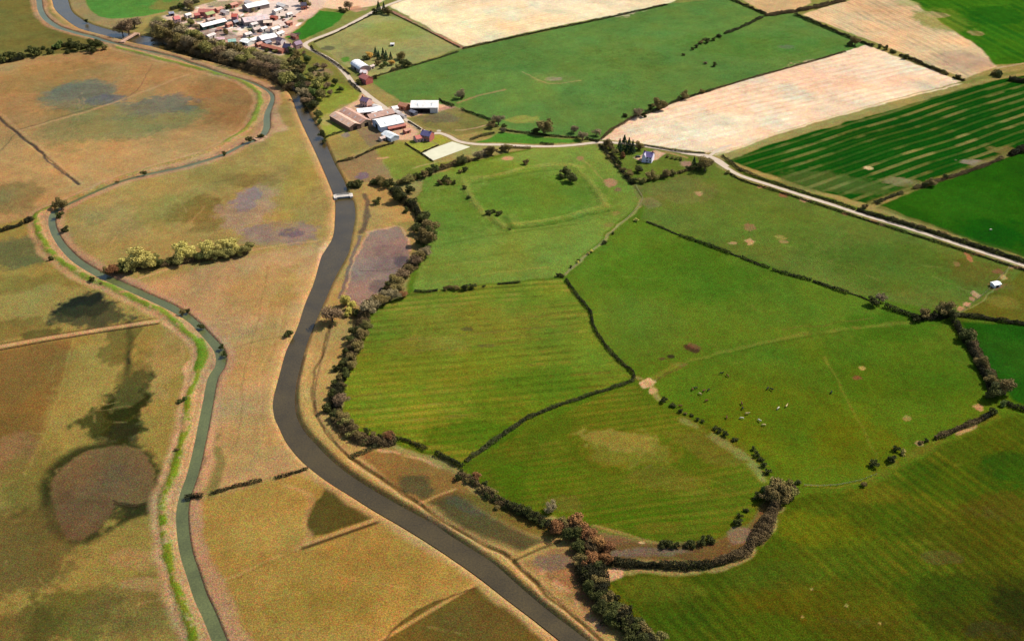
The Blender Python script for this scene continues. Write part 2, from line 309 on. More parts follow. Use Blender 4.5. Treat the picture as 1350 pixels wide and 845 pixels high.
DIT = [(435,430),(427,460),(420,480),(414,508),(414,535),(422,557),(440,582),(458,602)]
line(DIT, 1.8, (96,74,46), .7, .85); line([(x + 4, y) for x, y in DIT], 1.4, (190,150,96), .7, .6)
DIT2 = [(462,604),(490,622),(520,642),(552,664),(600,697),(640,718),(668,733),(700,762),(740,798),(790,842),(820,875)]
line(DIT2, 2.0, (96,72,40), .7, .9); line([(x + 4, y - 3) for x, y in DIT2], 1.6, (188,144,90), .6, .7); line([(x - 4, y + 4) for x, y in DIT2], 1.4, (206,160,112), .6, .6)
poly([(475,600),(515,592),(600,625),(625,650),(590,665),(555,662),(520,640)], (140,104,54), 2)
blob(547,640,30,14,(88,82,50),.9,-32,rough=.35,nsc=9); poly([(563,662),(600,650),(660,688),(722,714),(690,729),(610,697)], (86,76,44), 3, .95); blob(620,668,30,8,(92,86,64),.6,-30)
line([(500,594),(560,607),(600,625),(620,632)], 1.8, (206,158,106), .8, .8, (8,.3,.5)); line([(553,663),(580,651),(598,645)], 1.8, (188,146,86), .7, .9)
line([(672,736),(735,709)], 2.2, (176,138,76), .8, .9, warp=False); line([(676,740),(705,727),(740,714)], 1.4, (84,66,36), .6, .8)
poly([(625,650),(660,665),(720,690),(745,705),(725,712),(660,688),(600,650)], (120,98,44), 2)
poly([(690,742),(730,722),(760,725),(775,760),(800,815),(770,800)], (146,110,68), 2); blob(728,742,28,12,(112,98,80),.7,nsc=8); line([(712,752),(740,775),(770,805),(795,830)], 4, (200,150,106), 1.2, .7, (6,.3,.5))
# --- green land to the east
GREEN = [(560,235),(600,222),(620,212),(700,196),(790,190),(840,235),(900,215),(935,212),(1360,345),(2000,500),(2300,1100),(1100,1100),(850,900),(830,850),(800,800),(792,755),(900,752),(985,728),(1020,690),(1010,665),(990,690),(960,712),(870,718),(800,700),(745,690),(640,645),(600,610),(500,580),(455,560),(452,520),(462,460),(485,415),(535,385),(552,330),(568,300),(550,265)]
poly(GREEN, (82,114,34), 2)
E1 = [(560,235),(600,222),(700,198),(790,190),(848,262),(740,365),(545,385),(560,320),(570,300),(552,262)]
poly(E1, (108,138,58), 1.5)
blob(700,262,110,36,(86,124,40),.7,nsc=26); blob(640,340,80,25,(112,134,54),.6,nsc=22); blob(600,280,40,40,(90,124,46),.6); blob(650,222,70,12,(104,132,44),.7)
line([(622,236),(660,230),(700,220),(745,217),(765,220)], 4.6, (142,150,74), 2.3, .65, (7,.2,.45)); line([(765,228),(785,250),(798,272)], 5, (138,146,74), 2.4, .55, (6,.2,.5)); line([(608,236),(622,262),(640,282),(665,300)], 5, (140,146,76), 2.4, .55, (7,.2,.5)); line([(672,297),(720,291),(760,281),(800,272)], 4.4, (140,152,70), 2.1, .65, (9,.15,.4)); line([(622,242),(660,236),(700,227),(745,223)], 3.5, (74,108,38), 1.4, .6, (7,.25,.5)); line([(668,302),(720,297),(760,287),(800,278)], 3, (72,104,36), 1.3, .6, (7,.25,.5)); line([(560,352),(600,348),(650,345)],2.5,(140,146,70),1.2,.5,(8,.3,.5)); line([(570,372),(640,362),(720,352)],2.2,(142,146,68),1.2,.5,(8,.3,.5)); line([(665,286),(672,300)], 5, (60,96,34), 1.4, .6); line([(645,282),(660,300),(668,305)], 4, (66,100,36), 1.4, .5)
blob(580,300,60,6,(70,104,40),.35,-10); line([(585,322),(640,312),(680,306),(760,296)], 2.4, (78,110,40), 1.2, .5); line([(560,350),(640,338),(760,325)], 1.8, (84,116,44), 1, .35)
blob(669,209,8,3,(196,144,104),.9,rough=.3,nsc=4); blob(765,209,6,3,(160,120,76),.9,nsc=4); blob(805,241,9,6,(176,130,92),.95,nsc=4,rough=.35); blob(815,250,6,3,(130,96,70),.8,nsc=4); line([(770,212),(790,232),(804,248)], 1.4, (150,142,80), .7, .6, (5,.3,.5))
blob(803,297,8,4,(124,116,62),.7,nsc=4); blob(812,281,6,3,(140,130,70),.7,nsc=4)
line([(790,190),(812,215),(838,245),(848,262)], 7, (106,112,68), 2, .75); line([(848,262),(830,285),(795,318),(745,362)], 2.2, (150,150,92), .7, .75)
E2 = [(545,385),(640,376),(740,368),(775,410),(790,445),(838,497),(760,527),(700,550),(615,610),(560,592),(500,578),(455,555),(452,520),(465,460),(490,412)]
poly(E2, (102,130,42), 1.5); rows(E2, (470,470),(820,440), 6.2, (148,144,62), .6, .4, (36,.3,.52), 1.5, 3, .12); rows(E2, (470,470),(820,440), 7.4, (62,78,28), .5, .25, (30,.38,.56), 1.5, 5)
blob(640,430,110,35,(122,128,48),.6,nsc=40); blob(600,480,120,30,(116,130,40),.5,nsc=34); blob(700,520,100,40,(70,112,26),.5,nsc=34); blob(620,575,70,22,(64,108,24),.65,nsc=24); blob(560,455,60,14,(140,130,54),.45,nsc=12)
blob(616,434,9,3,(84,74,42),.8,nsc=5); blob(640,456,12,2.5,(112,84,44),.6,nsc=5); rows(E2, (470,470),(820,440), 13, (120,96,44), .5, .12, (22,.5,.62), 5, 8)
E3 = [(748,365),(845,290),(980,340),(1120,388),(1250,418),(1310,540),(1230,578),(1140,635),(1050,640),(1020,630),(960,575),(840,500),(790,445),(775,405)]
poly(E3, (86,118,34), 1.5); blob(900,360,110,45,(70,112,26),.6,nsc=40); blob(850,430,60,50,(86,116,40),.5,nsc=30); blob(1000,560,140,50,(96,118,30),.65,nsc=50); blob(1150,480,110,50,(76,110,26),.6,nsc=40); blob(1130,590,60,40,(104,116,28),.6,nsc=30); blob(1180,430,80,20,(58,104,22),.6)
line([(858,500),(900,478),(960,462),(1040,445),(1110,434),(1200,425)], 3.4, (126,136,58), 1.3, .5, (10,.25,.5)); line([(860,503),(902,481),(962,465),(1040,448),(1110,437)], 1.6, (60,88,24), .8, .45, (14,.2,.5)); line([(845,510),(880,492),(905,480)], 2, (112,84,44), .8, .5); line([(1030,435),(1090,428),(1150,418)], 1.4, (110,92,50), .6, .4, (9,.4,.6))
line([(1088,470),(1110,510),(1130,550),(1150,590),(1158,602)], 1.5, (126,132,54), .7, .5); line([(870,445),(900,440)], 3, (80,60,36), 1, 0)
blob(912,460,13,4.5,(70,46,32),.95,-38,nsc=4,rough=.35); blob(917,457,11,3,(112,74,52),.7,-38,nsc=4); blob(885,470,6,3,(54,46,34),.9,-10,nsc=4); blob(873,473,5,2,(90,66,40),.8,nsc=4); blob(895,480,14,3,(128,110,54),.5,nsc=5)
blob(852,506,9,8,(222,176,126),.95,-40,nsc=3,rough=.5); blob(860,515,6,5,(204,150,108),.9,-40,nsc=3); line([(840,498),(855,505),(870,525)], 3, (176,140,84), 1.2, .6, (4,.3,.5))
blob(1137,485,5,3,(190,160,84),.9,nsc=3); blob(1131,498,7,3,(132,86,50),.95,nsc=3); blob(1290,537,6,5,(186,136,90),.95,nsc=3); blob(1195,551,6,3.5,(156,132,70),.9,nsc=3); blob(1212,584,6,4,(180,142,92),.9,nsc=3)
line([(1060,640),(1100,640),(1140,634),(1160,624)], 1.6, (130,130,52), .7, .6); line([(1150,630),(1200,600),(1240,580),(1310,548)], 6, (124,120,52), 2.4, .6, (8,.25,.5)); line([(1262,572),(1285,562)], 2.6, (196,150,100), .8, .8)
E4 = [(850,252),(880,240),(905,214),(932,212),(1040,254),(1360,352),(1300,392),(1262,414),(1120,386),(980,338),(845,288)]
poly(E4, (94,118,48), 1.5); blob(900,250,60,22,(108,118,62),.7,nsc=20); blob(1000,300,90,30,(92,120,42),.5,nsc=30); blob(1180,350,110,35,(72,106,34),.6,-14,nsc=34); blob(1290,360,50,22,(92,88,36),.6,-14,nsc=12); blob(857,268,14,8,(118,122,84),.6,nsc=5)
for a in ((922,255,6,3,(176,146,104)),(1005,247,6,2.5,(206,144,96)),(1033,257,10,3,(136,72,50)),(1060,264,7,3,(206,150,112)),(988,300,9,4,(132,92,58)),(966,321,6,2,(206,160,110)),(989,319,7,4,(218,164,118)),(1028,313,8,4,(150,144,60)),(1033,319,6,2,(160,134,74)),(1115,282,5,2,(150,86,60)),(1152,291,9,2.5,(150,80,56)),(1163,296,5,2.5,(220,160,126)),(1278,340,4,6,(176,100,64)),(1290,335,12,2,(170,96,62)),(1262,348,5,3,(130,100,54)),(1324,366,5,4,(200,156,96)),(1316,358,7,3,(110,62,42)),(1286,388,6,4,(222,160,128)),(1281,394,4,3,(206,140,110)),(1274,401,5,3,(220,158,124)),(1267,407,6,3,(206,140,104)),(1313,379,10,4,(128,76,54)),(1330,378,9,4,(110,74,44)),(1340,352,10,3,(190,130,100))):
    blob(*a[:4], tuple(.62 * c_ + .38 * d_ for c_, d_ in zip(a[4], (150, 122, 78))), .85, rough=.75, nsc=3, seed=int(a[0]))
poly([(1300,392),(1360,352),(1420,375),(1420,432),(1262,414)], (96,98,36), 2, .85); blob(1325,400,22,10,(124,110,44),.6)
line([(1262,415),(1300,392),(1333,352)], 1.0, (150,160,96), .5, .6)
poly([(1266,424),(1360,430),(1500,450),(1500,570),(1335,530),(1300,480)], (36,84,16), 2); blob(1330,470,40,30,(48,94,24),.5)
# oval paddock
E5 = [(620,615),(660,585),(700,562),(760,537),(835,507),(870,528),(960,578),(1000,615),(1012,650),(985,690),(940,708),(870,714),(800,700),(740,683),(680,668),(640,640)]
poly(E5, (82,108,30), 1.5, sm=1); blob(830,590,90,26,(120,116,44),.75,-12,nsc=16,rough=.6); blob(810,580,50,14,(152,126,54),.6,-14,nsc=9,rough=.7); blob(880,630,60,20,(112,108,46),.6,-20,nsc=12); blob(940,590,60,18,(112,112,52),.6,-35,nsc=14); blob(700,630,60,30,(74,112,24),.6,nsc=20); blob(860,680,90,18,(64,106,20),.6,nsc=20); blob(740,665,30,12,(106,112,60),.5,nsc=8); blob(870,695,40,8,(112,110,44),.4,nsc=7)
line([(900,555),(940,575),(980,600),(1005,630)], 6, (150,138,74), 2.4, .7, (8,.25,.55)); rows(E5,(640,640),(960,590),5,(124,122,50),.45,.4,(24,.36,.56),8,12)
poly([(765,690),(800,702),(870,716),(940,710),(985,690),(1012,655),(1030,668),(1015,700),(985,728),(930,742),(850,738),(800,738),(770,720)], (112,84,46), 2.2, 1, 1); blob(850,728,60,6,(128,104,86),.7,2,nsc=5); blob(975,705,22,10,(140,116,92),.7,30,nsc=5); blob(800,712,30,8,(132,90,62),.6,nsc=5); line([(780,692),(830,705),(870,716)], 1.6, (170,124,70), .8, .7); blob(846,715,6,2,(220,170,116),.9,nsc=3)
# foot of the picture
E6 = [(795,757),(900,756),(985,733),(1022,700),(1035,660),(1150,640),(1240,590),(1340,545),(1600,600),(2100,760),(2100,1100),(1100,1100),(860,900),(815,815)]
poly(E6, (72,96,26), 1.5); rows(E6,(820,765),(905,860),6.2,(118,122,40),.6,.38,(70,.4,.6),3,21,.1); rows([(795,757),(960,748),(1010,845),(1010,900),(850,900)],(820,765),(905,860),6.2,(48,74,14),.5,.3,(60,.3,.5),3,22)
blob(880,775,60,20,(104,118,44),.5,nsc=18); blob(1070,700,70,26,(100,114,28),.7,nsc=26); blob(1160,650,50,18,(104,110,34),.6); blob(1250,640,80,30,(56,92,20),.6,nsc=22); blob(1190,690,60,24,(60,94,22),.6,nsc=16); blob(1080,790,120,30,(92,90,26),.55,nsc=26); blob(1150,830,90,20,(84,76,26),.5,nsc=16); blob(1290,720,90,50,(74,80,24),.6,nsc=18); blob(1240,735,26,10,(104,72,34),.5,nsc=9); blob(1320,670,50,20,(88,78,32),.5,nsc=14); blob(1300,800,90,44,(52,62,20),.7,nsc=20); blob(1340,800,34,26,(36,48,22),.7,rough=.7,nsc=10); blob(1310,835,40,20,(58,42,22),.6,nsc=9)  # darkest blobs, lower right: corner shade painted into the ground colour
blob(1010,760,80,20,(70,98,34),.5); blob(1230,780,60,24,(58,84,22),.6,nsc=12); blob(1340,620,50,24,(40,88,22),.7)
for a in ((1070,776),(1116,798),(1160,821),(1058,813)): blob(a[0],a[1],2.5,1.8,(176,146,80),.8,nsc=3,rough=.3)
line([(800,757),(850,752),(900,754),(950,748),(990,728),(1015,700),(1030,672)], 3.6, (170,140,84), 1.2, .8, (7,.2,.45)); line([(798,757),(815,754)], 6, (226,176,126), 1, .9)
for (x0, x1, y0, y1, n_, c1) in ((560,820,220,370,14,(140,150,76)),(480,800,400,560,10,(138,140,58)),(660,980,540,690,10,(136,134,62)),(800,1280,330,620,26,(120,128,54)),(860,1280,250,370,12,(126,134,70)),(850,1340,660,840,22,(108,112,40)),(850,1340,640,840,14,(56,72,18))):
    for _ in range(n_):
        x_, y_ = tr_.uniform(x0, x1), tr_.uniform(y0, y1); a_ = tr_.uniform(-.6, .6) - .3; l_ = tr_.uniform(25, 90)
        line([(x_ + math.cos(a_) * l_ * t_ + tr_.uniform(-4, 4), y_ - math.sin(a_) * l_ * t_ * .6 + tr_.uniform(-3, 3)) for t_ in (0, .35, .7, 1)], tr_.uniform(.7, 2.2), c1, .7, tr_.uniform(.12, .38), (8,.35,.6))
# --- upper fields
poly([(430,10),(460,0),(1300,-60),(1300,0),(1180,60),(800,190),(640,180),(480,105),(400,70)], (110,126,64), 2)
U1 = [(484,106),(560,82),(610,66),(700,46),(800,24),(885,5),(960,-2),(1008,18),(1050,18),(1150,62),(1000,100),(900,130),(830,157),(793,184),(700,176),(652,165),(600,140),(530,135)]
poly(U1, (80,122,56), 1.5); blob(760,80,150,20,(74,114,50),.5,nsc=60); blob(650,120,90,26,(88,132,60),.5,nsc=40); blob(1000,60,110,18,(66,112,44),.6,nsc=50); blob(730,105,36,8,(96,128,64),.7,nsc=18); blob(730,104,12,3,(130,134,100),.8,nsc=8); line([(690,95),(722,110),(765,106)], 2.2, (140,140,88), 1, .6); line([(604,136),(630,127),(665,118)], 2.6, (160,130,84), 1, .8); blob(690,158,22,6,(134,142,66),.7,nsc=10); blob(1035,62,12,3,(96,110,84),.6,nsc=8)
rows(U1,(620,100),(900,30),9,(84,124,58),.35,.4,(60,.3,.5),8,31); blob(750,130,16,14,(66,100,46),.4)
U2 = [(793,184),(810,170),(832,156),(900,131),(1000,101),(1080,78),(1143,60),(1268,108),(1190,128),(1050,166),(945,203)]
poly(U2, (244,212,178), 1.0); blob(930,165,90,18,(250,232,198),.6,nsc=40); blob(1120,100,90,20,(240,196,166),.6,nsc=40); rows(U2,(850,180),(1200,100),4.2,(230,186,150),.6,.5,(60,.3,.6),5,33); rows(U2,(850,180),(1200,100),9,(250,236,206),.6,.4,(40,.35,.6),5,35)
line([(945,205),(1050,168),(1190,130),(1268,111)], 3.2, (238,208,164), 1, .9); line([(940,208),(1050,173),(1150,145)], 4, (150,146,86), 1.6, .7, (12,.3,.5))
U3 = [(962,212),(1010,192),(1100,166),(1200,138),(1310,106),(1420,90),(1420,178),(1350,198),(1240,238),(1148,270),(1080,252),(1000,226)]
poly(U3, (16,72,10), 1.5)
rows(U3,(1000,222),(1350,112),11.5,(94,108,52),.6,.2,(110,.2,.45),3,41); rows(U3,(1000,222),(1350,112),5.75,(42,84,24),.55,.4,(50,.25,.55),2,43)
blob(1090,240,80,16,(84,104,48),.6,-14,nsc=20); rows(U3,(1000,222),(1350,112),11.5,(132,134,76),.55,.25,(30,.4,.6),3,47); blob(1145,222,7,2.5,(206,180,130),.9,-10,nsc=5); blob(1190,240,30,6,(140,124,84),.7,-14,nsc=8); blob(1290,215,26,5,(150,128,106),.8,-16,nsc=8); blob(1330,200,26,6,(110,104,56),.7,-16,nsc=8); line([(1150,268),(1240,236),(1350,196)], 7, (120,110,60), 2.6, .8, (9,.2,.45))
U4 = [(1158,272),(1240,240),(1350,200),(1450,170),(1450,380),(1350,340),(1250,305)]
poly(U4, (38,86,14), 1.5); blob(1270,270,80,30,(46,94,20),.6,nsc=20); blob(1310,310,50,24,(14,74,6),.6); line([(1160,275),(1250,305),(1350,338)], 5, (56,92,34), 2, .6)
U5 = [(1058,20),(1100,6),(1140,-4),(1190,-6),(1240,30),(1290,62),(1315,88),(1272,104),(1180,66)]
poly(U5, (226,192,148), 1.5); rows(U5,(1100,15),(1290,100),5,(200,160,118),.7,.45,(60,.3,.55),4,51); blob(1270,80,40,14,(190,152,124),.7,nsc=14); rows(U5,(1200,50),(1290,100),9,(150,130,96),.6,.3,(30,.4,.55),4,53)
U6 = [(1175,-20),(1500,-40),(1500,60),(1350,84),(1312,86),(1290,62),(1240,28)]
poly(U6, (56,108,22), 2); blob(1240,25,40,16,(94,128,40),.7,nsc=24); blob(1235,20,16,4,(182,156,104),.8,nsc=12); blob(1285,44,12,3,(160,142,94),.7,nsc=8); blob(1195,5,20,4,(160,156,90),.6,nsc=9); rows(U6,(1190,-8),(1340,70),12,(30,84,22),.6,.4,(60,.3,.5),3,61); blob(1310,20,40,14,(28,84,20),.6,-20)
poly([(968,-6),(1062,-10),(1070,4),(1050,14),(1012,19)], (202,166,118), 1.5)
line([(1268,110),(1310,100),(1350,95),(1400,84)], 8, (120,122,60), 2.5, .8); line([(1315,90),(1350,84)], 3, (190,160,120), 1, .8)
poly([(512,8),(560,-8),(640,-30),(960,-40),(885,4),(800,21),(700,42),(612,62)], (250,226,184), 1.5); blob(720,10,120,14,(252,236,202),.5,nsc=60); rows([(512,8),(560,-8),(640,-30),(960,-40),(885,4),(800,21),(700,42),(612,62)],(600,40),(860,-15),6,(236,204,150),.5,.5,(50,.35,.6),5,63)
line([(503,10),(530,22),(570,42),(610,64)], 5, (170,116,96), 1.6, .9)
U7 = [(412,56),(450,36),(500,16),(540,30),(608,64),(560,80),(484,104),(440,76)]
poly(U7, (130,142,82), 1.5); blob(520,40,50,14,(116,144,72),.6,nsc=24); blob(470,72,30,14,(122,120,76),.7,nsc=14); blob(433,64,10,3,(100,84,66),.7,nsc=6); line([(525,66),(560,58),(600,54)], 1.6, (150,132,80), .8, .5); blob(456,78,7,4,(70,130,44),.9,nsc=5)
poly([(376,49),(400,34),(420,14),(455,18),(440,34),(400,53)], (58,118,38), 1.2)
poly([(395,10),(440,-10),(520,-10),(495,8),(455,14),(425,10)], (236,196,160), 2); blob(470,12,14,4,(190,140,110),.8,nsc=6)
# village ground
poly([(215,22),(262,8),(330,-12),(440,-14),(425,10),(395,34),(374,50),(390,66),(370,74),(330,62),(290,54),(262,44),(236,34)], (226,190,168), 3, .95)
blob(360,10,44,12,(250,226,210),.8,nsc=12); blob(290,38,30,8,(206,158,134),.7,nsc=8); blob(320,30,40,14,(236,206,186),.7,nsc=9); blob(225,8,30,8,(110,116,60),.8,nsc=9); blob(300,6,26,5,(112,116,66),.7,nsc=9); blob(340,42,16,5,(120,112,116),.8,nsc=6); blob(330,36,10,4,(110,134,60),.6)
for i_ in range(110):
    q_ = random.Random(i_ * 3 + 1); blob(q_.uniform(240,400), q_.uniform(4,56), q_.uniform(2,7), q_.uniform(1,3), q_.choice([(150,110,96),(110,104,100),(250,236,226),(120,124,70),(190,130,110),(96,92,80),(250,240,232),(200,150,130),(84,92,46),(70,66,66)]), .9, q_.uniform(-30,30), .4, 3, i_)
for i_ in range(26):
    q_ = random.Random(i_ * 3 + 900); blob(q_.uniform(455,585), q_.uniform(138,182), q_.uniform(1.5,5), q_.uniform(.8,2.4), q_.choice([(150,110,96),(110,100,90),(250,236,226),(140,130,80),(206,140,110),(96,80,66)]), .7, q_.uniform(-30,30), .4, 3, i_)
poly([(255,36),(300,40),(330,58),(300,56),(262,46)], (150,124,108), 2, .7); blob(245,12,16,8,(96,104,54),.8,nsc=5); poly([(205,22),(228,30),(262,48),(330,66),(372,76),(392,100),(380,110),(300,78),(215,54),(190,40)], (102,96,56), 2.5, .9)
poly([(372,62),(392,66),(405,64),(440,86),(470,118),(440,128),(412,130),(392,110)], (98,114,52), 2.5, .95); blob(440,118,24,8,(104,140,46),.8); blob(425,96,14,6,(170,120,110),.4,nsc=6)
poly([(415,128),(470,118),(482,128),(470,134),(450,138),(438,148),(470,170),(440,178),(428,186),(418,150)], (118,142,56), 2, .95); blob(432,158,10,8,(150,144,90),.5)
poly([(438,150),(470,132),(478,120),(507,142),(560,132),(600,142),(590,150),(560,150),(530,156),(556,172),(545,184),(520,184),(500,170)], (222,178,146), 2, .9); blob(590,146,22,5,(160,124,104),.8,nsc=8)
poly([(432,184),(470,170),(486,192),(448,212),(440,200)], (150,130,70), 1.5); poly([(468,170),(500,166),(518,184),(486,194)], (134,114,80), 1.5); blob(500,180,16,6,(122,100,84),.6,nsc=6); blob(456,178,6,4,(128,110,110),.7,nsc=5)
poly([(444,214),(494,196),(510,222),(520,236),(480,240),(462,238)], (146,118,78), 2); blob(478,232,8,5,(120,100,110),.8,nsc=5); poly([(494,196),(530,186),(556,204),(572,214),(590,214),(560,232),(520,238),(508,216)], (116,136,56), 2, .95); line([(500,210),(512,207)],3,(206,160,116),1,.8); line([(545,222),(572,214)],2,(180,150,96),1,.7)
poly([(536,158),(600,142),(655,165),(640,172),(600,178),(566,168)], (100,112,58), 2, .9); blob(580,156,30,8,(116,98,76),.7,nsc=9); line([(600,172),(625,169),(645,163)], 1.6, (196,158,120), .7, .8)
poly([(535,188),(548,184),(566,186),(575,192),(553,201)], (132,152,60), 1); poly([(570,180),(580,177),(592,186),(580,191),(572,188)], (130,146,56), 1); poly([(600,190),(660,192),(640,200),(572,214),(600,208)], (140,134,74), 2)
poly([(625,188),(665,175),(705,180),(765,185),(765,189),(700,190)], (70,124,42), 1)
poly([(795,190),(830,186),(870,194),(930,208),(925,216),(880,238),(845,244),(820,222)], (92,118,46), 1.5); poly([(834,208),(850,214),(868,210),(878,202),(866,198),(845,206)], (222,176,142), 1); line([(878,200),(905,208)], 3, (190,150,100), 1, .7); blob(905,216,10,5,(168,128,110),.8,nsc=4)
line([(957,214),(972,228),(1000,238),(1040,250)], 7, (70,104,40), 2.4, .8); line([(918,204),(940,200),(950,195)], 3, (232,200,160), 1, .9)
line(LANE + LANE2[1:], 7.5, (150,134,84), 1.8, .75)
poly([(341,181),(350,178),(348,186),(338,186)], (214,168,130), 1)
poly([(420,326),(434,316),(430,338),(420,352),(418,345)], (216,168,124), 1.4, .9)
poly([(358,152),(366,150),(380,172),(362,176)], (190,150,112), 2, .8)
# the low pastures are more olive, the far ones paler; last pass over the grass colours
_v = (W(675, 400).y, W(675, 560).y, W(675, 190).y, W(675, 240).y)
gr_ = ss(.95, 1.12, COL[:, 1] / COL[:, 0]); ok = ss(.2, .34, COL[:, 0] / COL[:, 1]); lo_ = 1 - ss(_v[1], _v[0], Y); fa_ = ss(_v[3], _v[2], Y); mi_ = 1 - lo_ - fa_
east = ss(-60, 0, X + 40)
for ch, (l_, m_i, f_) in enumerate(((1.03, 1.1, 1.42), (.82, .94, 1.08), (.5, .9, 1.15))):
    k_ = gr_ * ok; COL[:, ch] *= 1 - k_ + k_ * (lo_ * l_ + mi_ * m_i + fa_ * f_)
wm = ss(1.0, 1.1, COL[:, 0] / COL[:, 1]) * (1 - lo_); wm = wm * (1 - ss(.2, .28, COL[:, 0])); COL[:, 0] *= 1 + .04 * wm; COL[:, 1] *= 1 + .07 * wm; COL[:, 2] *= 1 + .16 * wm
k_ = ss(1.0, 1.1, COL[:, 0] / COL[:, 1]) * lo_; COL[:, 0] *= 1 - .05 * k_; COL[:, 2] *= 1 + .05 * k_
# whole-ground patchiness
n1, n2, n3 = fbm(X, Y, 70, 201, 4), fbm(X, Y, 11, 301, 4), fbm(X, Y, 3.2, 401, 3)
br = 1 + .30 * (n1 - .5) * 2 * .6 + .34 * (n2 - .5) + .30 * (n3 - .5)
COL *= br[:, None]
hue = (fbm(X, Y, 26, 501, 4) - .5) * .5
COL[:, 0] *= 1 + hue; COL[:, 2] *= 1 - hue * .4
COL = np.clip(COL, .002, .85)
# relief: river and stream beds, flood banks, ditches
def addz(pts, wid, h, warp=False):
    global ZG
    D = sdist_line(pts, wid * 1.6, X, Y); k = np.where(D < wid * 1.5)[0]; ZG[k] += h * np.exp(-(D[k] / wid * 1.6) ** 2)
addz(WL([(622,236),(660,230),(700,220),(745,217),(765,228),(785,250),(798,272)]), 5, .7); addz(WL([(608,236),(622,262),(640,282),(665,300)]), 5, .7); addz(WL([(672,297),(720,291),(760,281),(800,272)]), 5, .7); addz(WL([(668,302),(720,297),(760,287),(800,278)]), 3, -.7); addz(LVw, 4.5, 1.2); addz(WL(EB), 5, 1.1)
for p, h_ in ((DIT, -.9), (DIT2, -.9), ([(-30,130),(0,157),(25,178),(60,207),(103,243)], -.9), ([(-40,468),(0,460.5),(60,449.5),(110,441),(160,433.5),(208,426)], -.8)): addz(WL(p), 1.6, h_)
RP = WL(RIV_L) + WL(RIV_R)[::-1]
bi = bbox(RP, 12); D = np.minimum(sdist_line(RLw, 12, X, Y), sdist_line(RRw, 12, X, Y))[bi]; ins = inside(RP, X[bi], Y[bi])
sdv = np.where(ins, -np.minimum(D, 20), np.minimum(D, 20)); m = 1 - ss(-1.5, 3.5, sdv); ZG[bi] = ZG[bi] * (1 - m) + m * -2.6
STw = WL(STREAM); D = sdist_line(STw, 8, X, Y); k = np.where(D < 7)[0]; sw = np.interp(np.arange(len(STw)) / 5., np.arange(len(STREAM)), SWID[:len(STREAM)]); st_ = np.array(STw)
kw = sw[np.concatenate([np.argmin((X[kk][:, None] - st_[None, :, 0]) ** 2 + (Y[kk][:, None] - st_[None, :, 1]) ** 2, 1) for kk in np.array_split(k, 60)])]
m = 1 - ss(kw / 2 - .8, kw / 2 + 2.0, D[k]); ZG[k] = ZG[k] * (1 - m) + m * -2.0
L = len(s); nr = len(ys)
me = bpy.data.meshes.new('ground'); me.vertices.add(NV)
V = np.stack([X, Y, ZG + (fbm(X, Y, 6, 71, 2) - .5) * .1], 1).astype(np.float32); me.vertices.foreach_set('co', V.ravel())
ii = (np.arange(nr - 1)[:, None] * L + np.arange(L - 1)[None, :]).ravel()
q = np.stack([ii, ii + 1, ii + L + 1, ii + L], 1).astype(np.int32); nq = len(q)
me.loops.add(nq * 4); me.polygons.add(nq)
me.loops.foreach_set('vertex_index', q.ravel()); me.polygons.foreach_set('loop_start', np.arange(nq, dtype=np.int32) * 4)
me.polygons.foreach_set('use_smooth', np.ones(nq, bool)); me.update(calc_edges=True)
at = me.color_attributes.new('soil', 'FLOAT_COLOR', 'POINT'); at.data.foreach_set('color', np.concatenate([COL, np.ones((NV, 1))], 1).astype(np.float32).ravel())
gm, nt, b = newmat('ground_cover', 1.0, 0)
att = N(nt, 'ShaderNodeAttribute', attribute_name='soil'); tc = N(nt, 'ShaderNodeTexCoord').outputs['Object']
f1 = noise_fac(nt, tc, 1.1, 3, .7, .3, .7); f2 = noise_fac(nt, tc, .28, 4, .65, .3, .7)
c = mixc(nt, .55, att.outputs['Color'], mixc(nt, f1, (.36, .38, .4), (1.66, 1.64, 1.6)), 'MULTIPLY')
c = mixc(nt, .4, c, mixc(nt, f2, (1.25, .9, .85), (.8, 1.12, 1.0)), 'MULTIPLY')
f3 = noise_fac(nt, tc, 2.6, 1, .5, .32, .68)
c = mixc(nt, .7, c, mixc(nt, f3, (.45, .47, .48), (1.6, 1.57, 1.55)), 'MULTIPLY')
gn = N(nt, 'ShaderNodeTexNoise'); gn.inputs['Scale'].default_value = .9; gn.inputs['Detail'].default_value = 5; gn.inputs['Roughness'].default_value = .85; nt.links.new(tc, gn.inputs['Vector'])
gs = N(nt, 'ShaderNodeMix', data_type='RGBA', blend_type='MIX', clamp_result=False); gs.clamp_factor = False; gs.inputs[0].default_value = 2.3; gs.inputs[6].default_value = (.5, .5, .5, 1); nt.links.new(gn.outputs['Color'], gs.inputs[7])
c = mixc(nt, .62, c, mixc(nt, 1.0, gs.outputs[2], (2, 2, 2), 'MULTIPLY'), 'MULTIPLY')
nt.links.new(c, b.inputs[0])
bp = N(nt, 'ShaderNodeBump'); bp.inputs['Strength'].default_value = .5; bp.inputs['Distance'].default_value = .35
nt.links.new(f1, bp.inputs['Height']); nt.links.new(bp.outputs[0], b.inputs['Normal'])
me.materials.append(gm); tag(obj('ground', me), kind='structure')

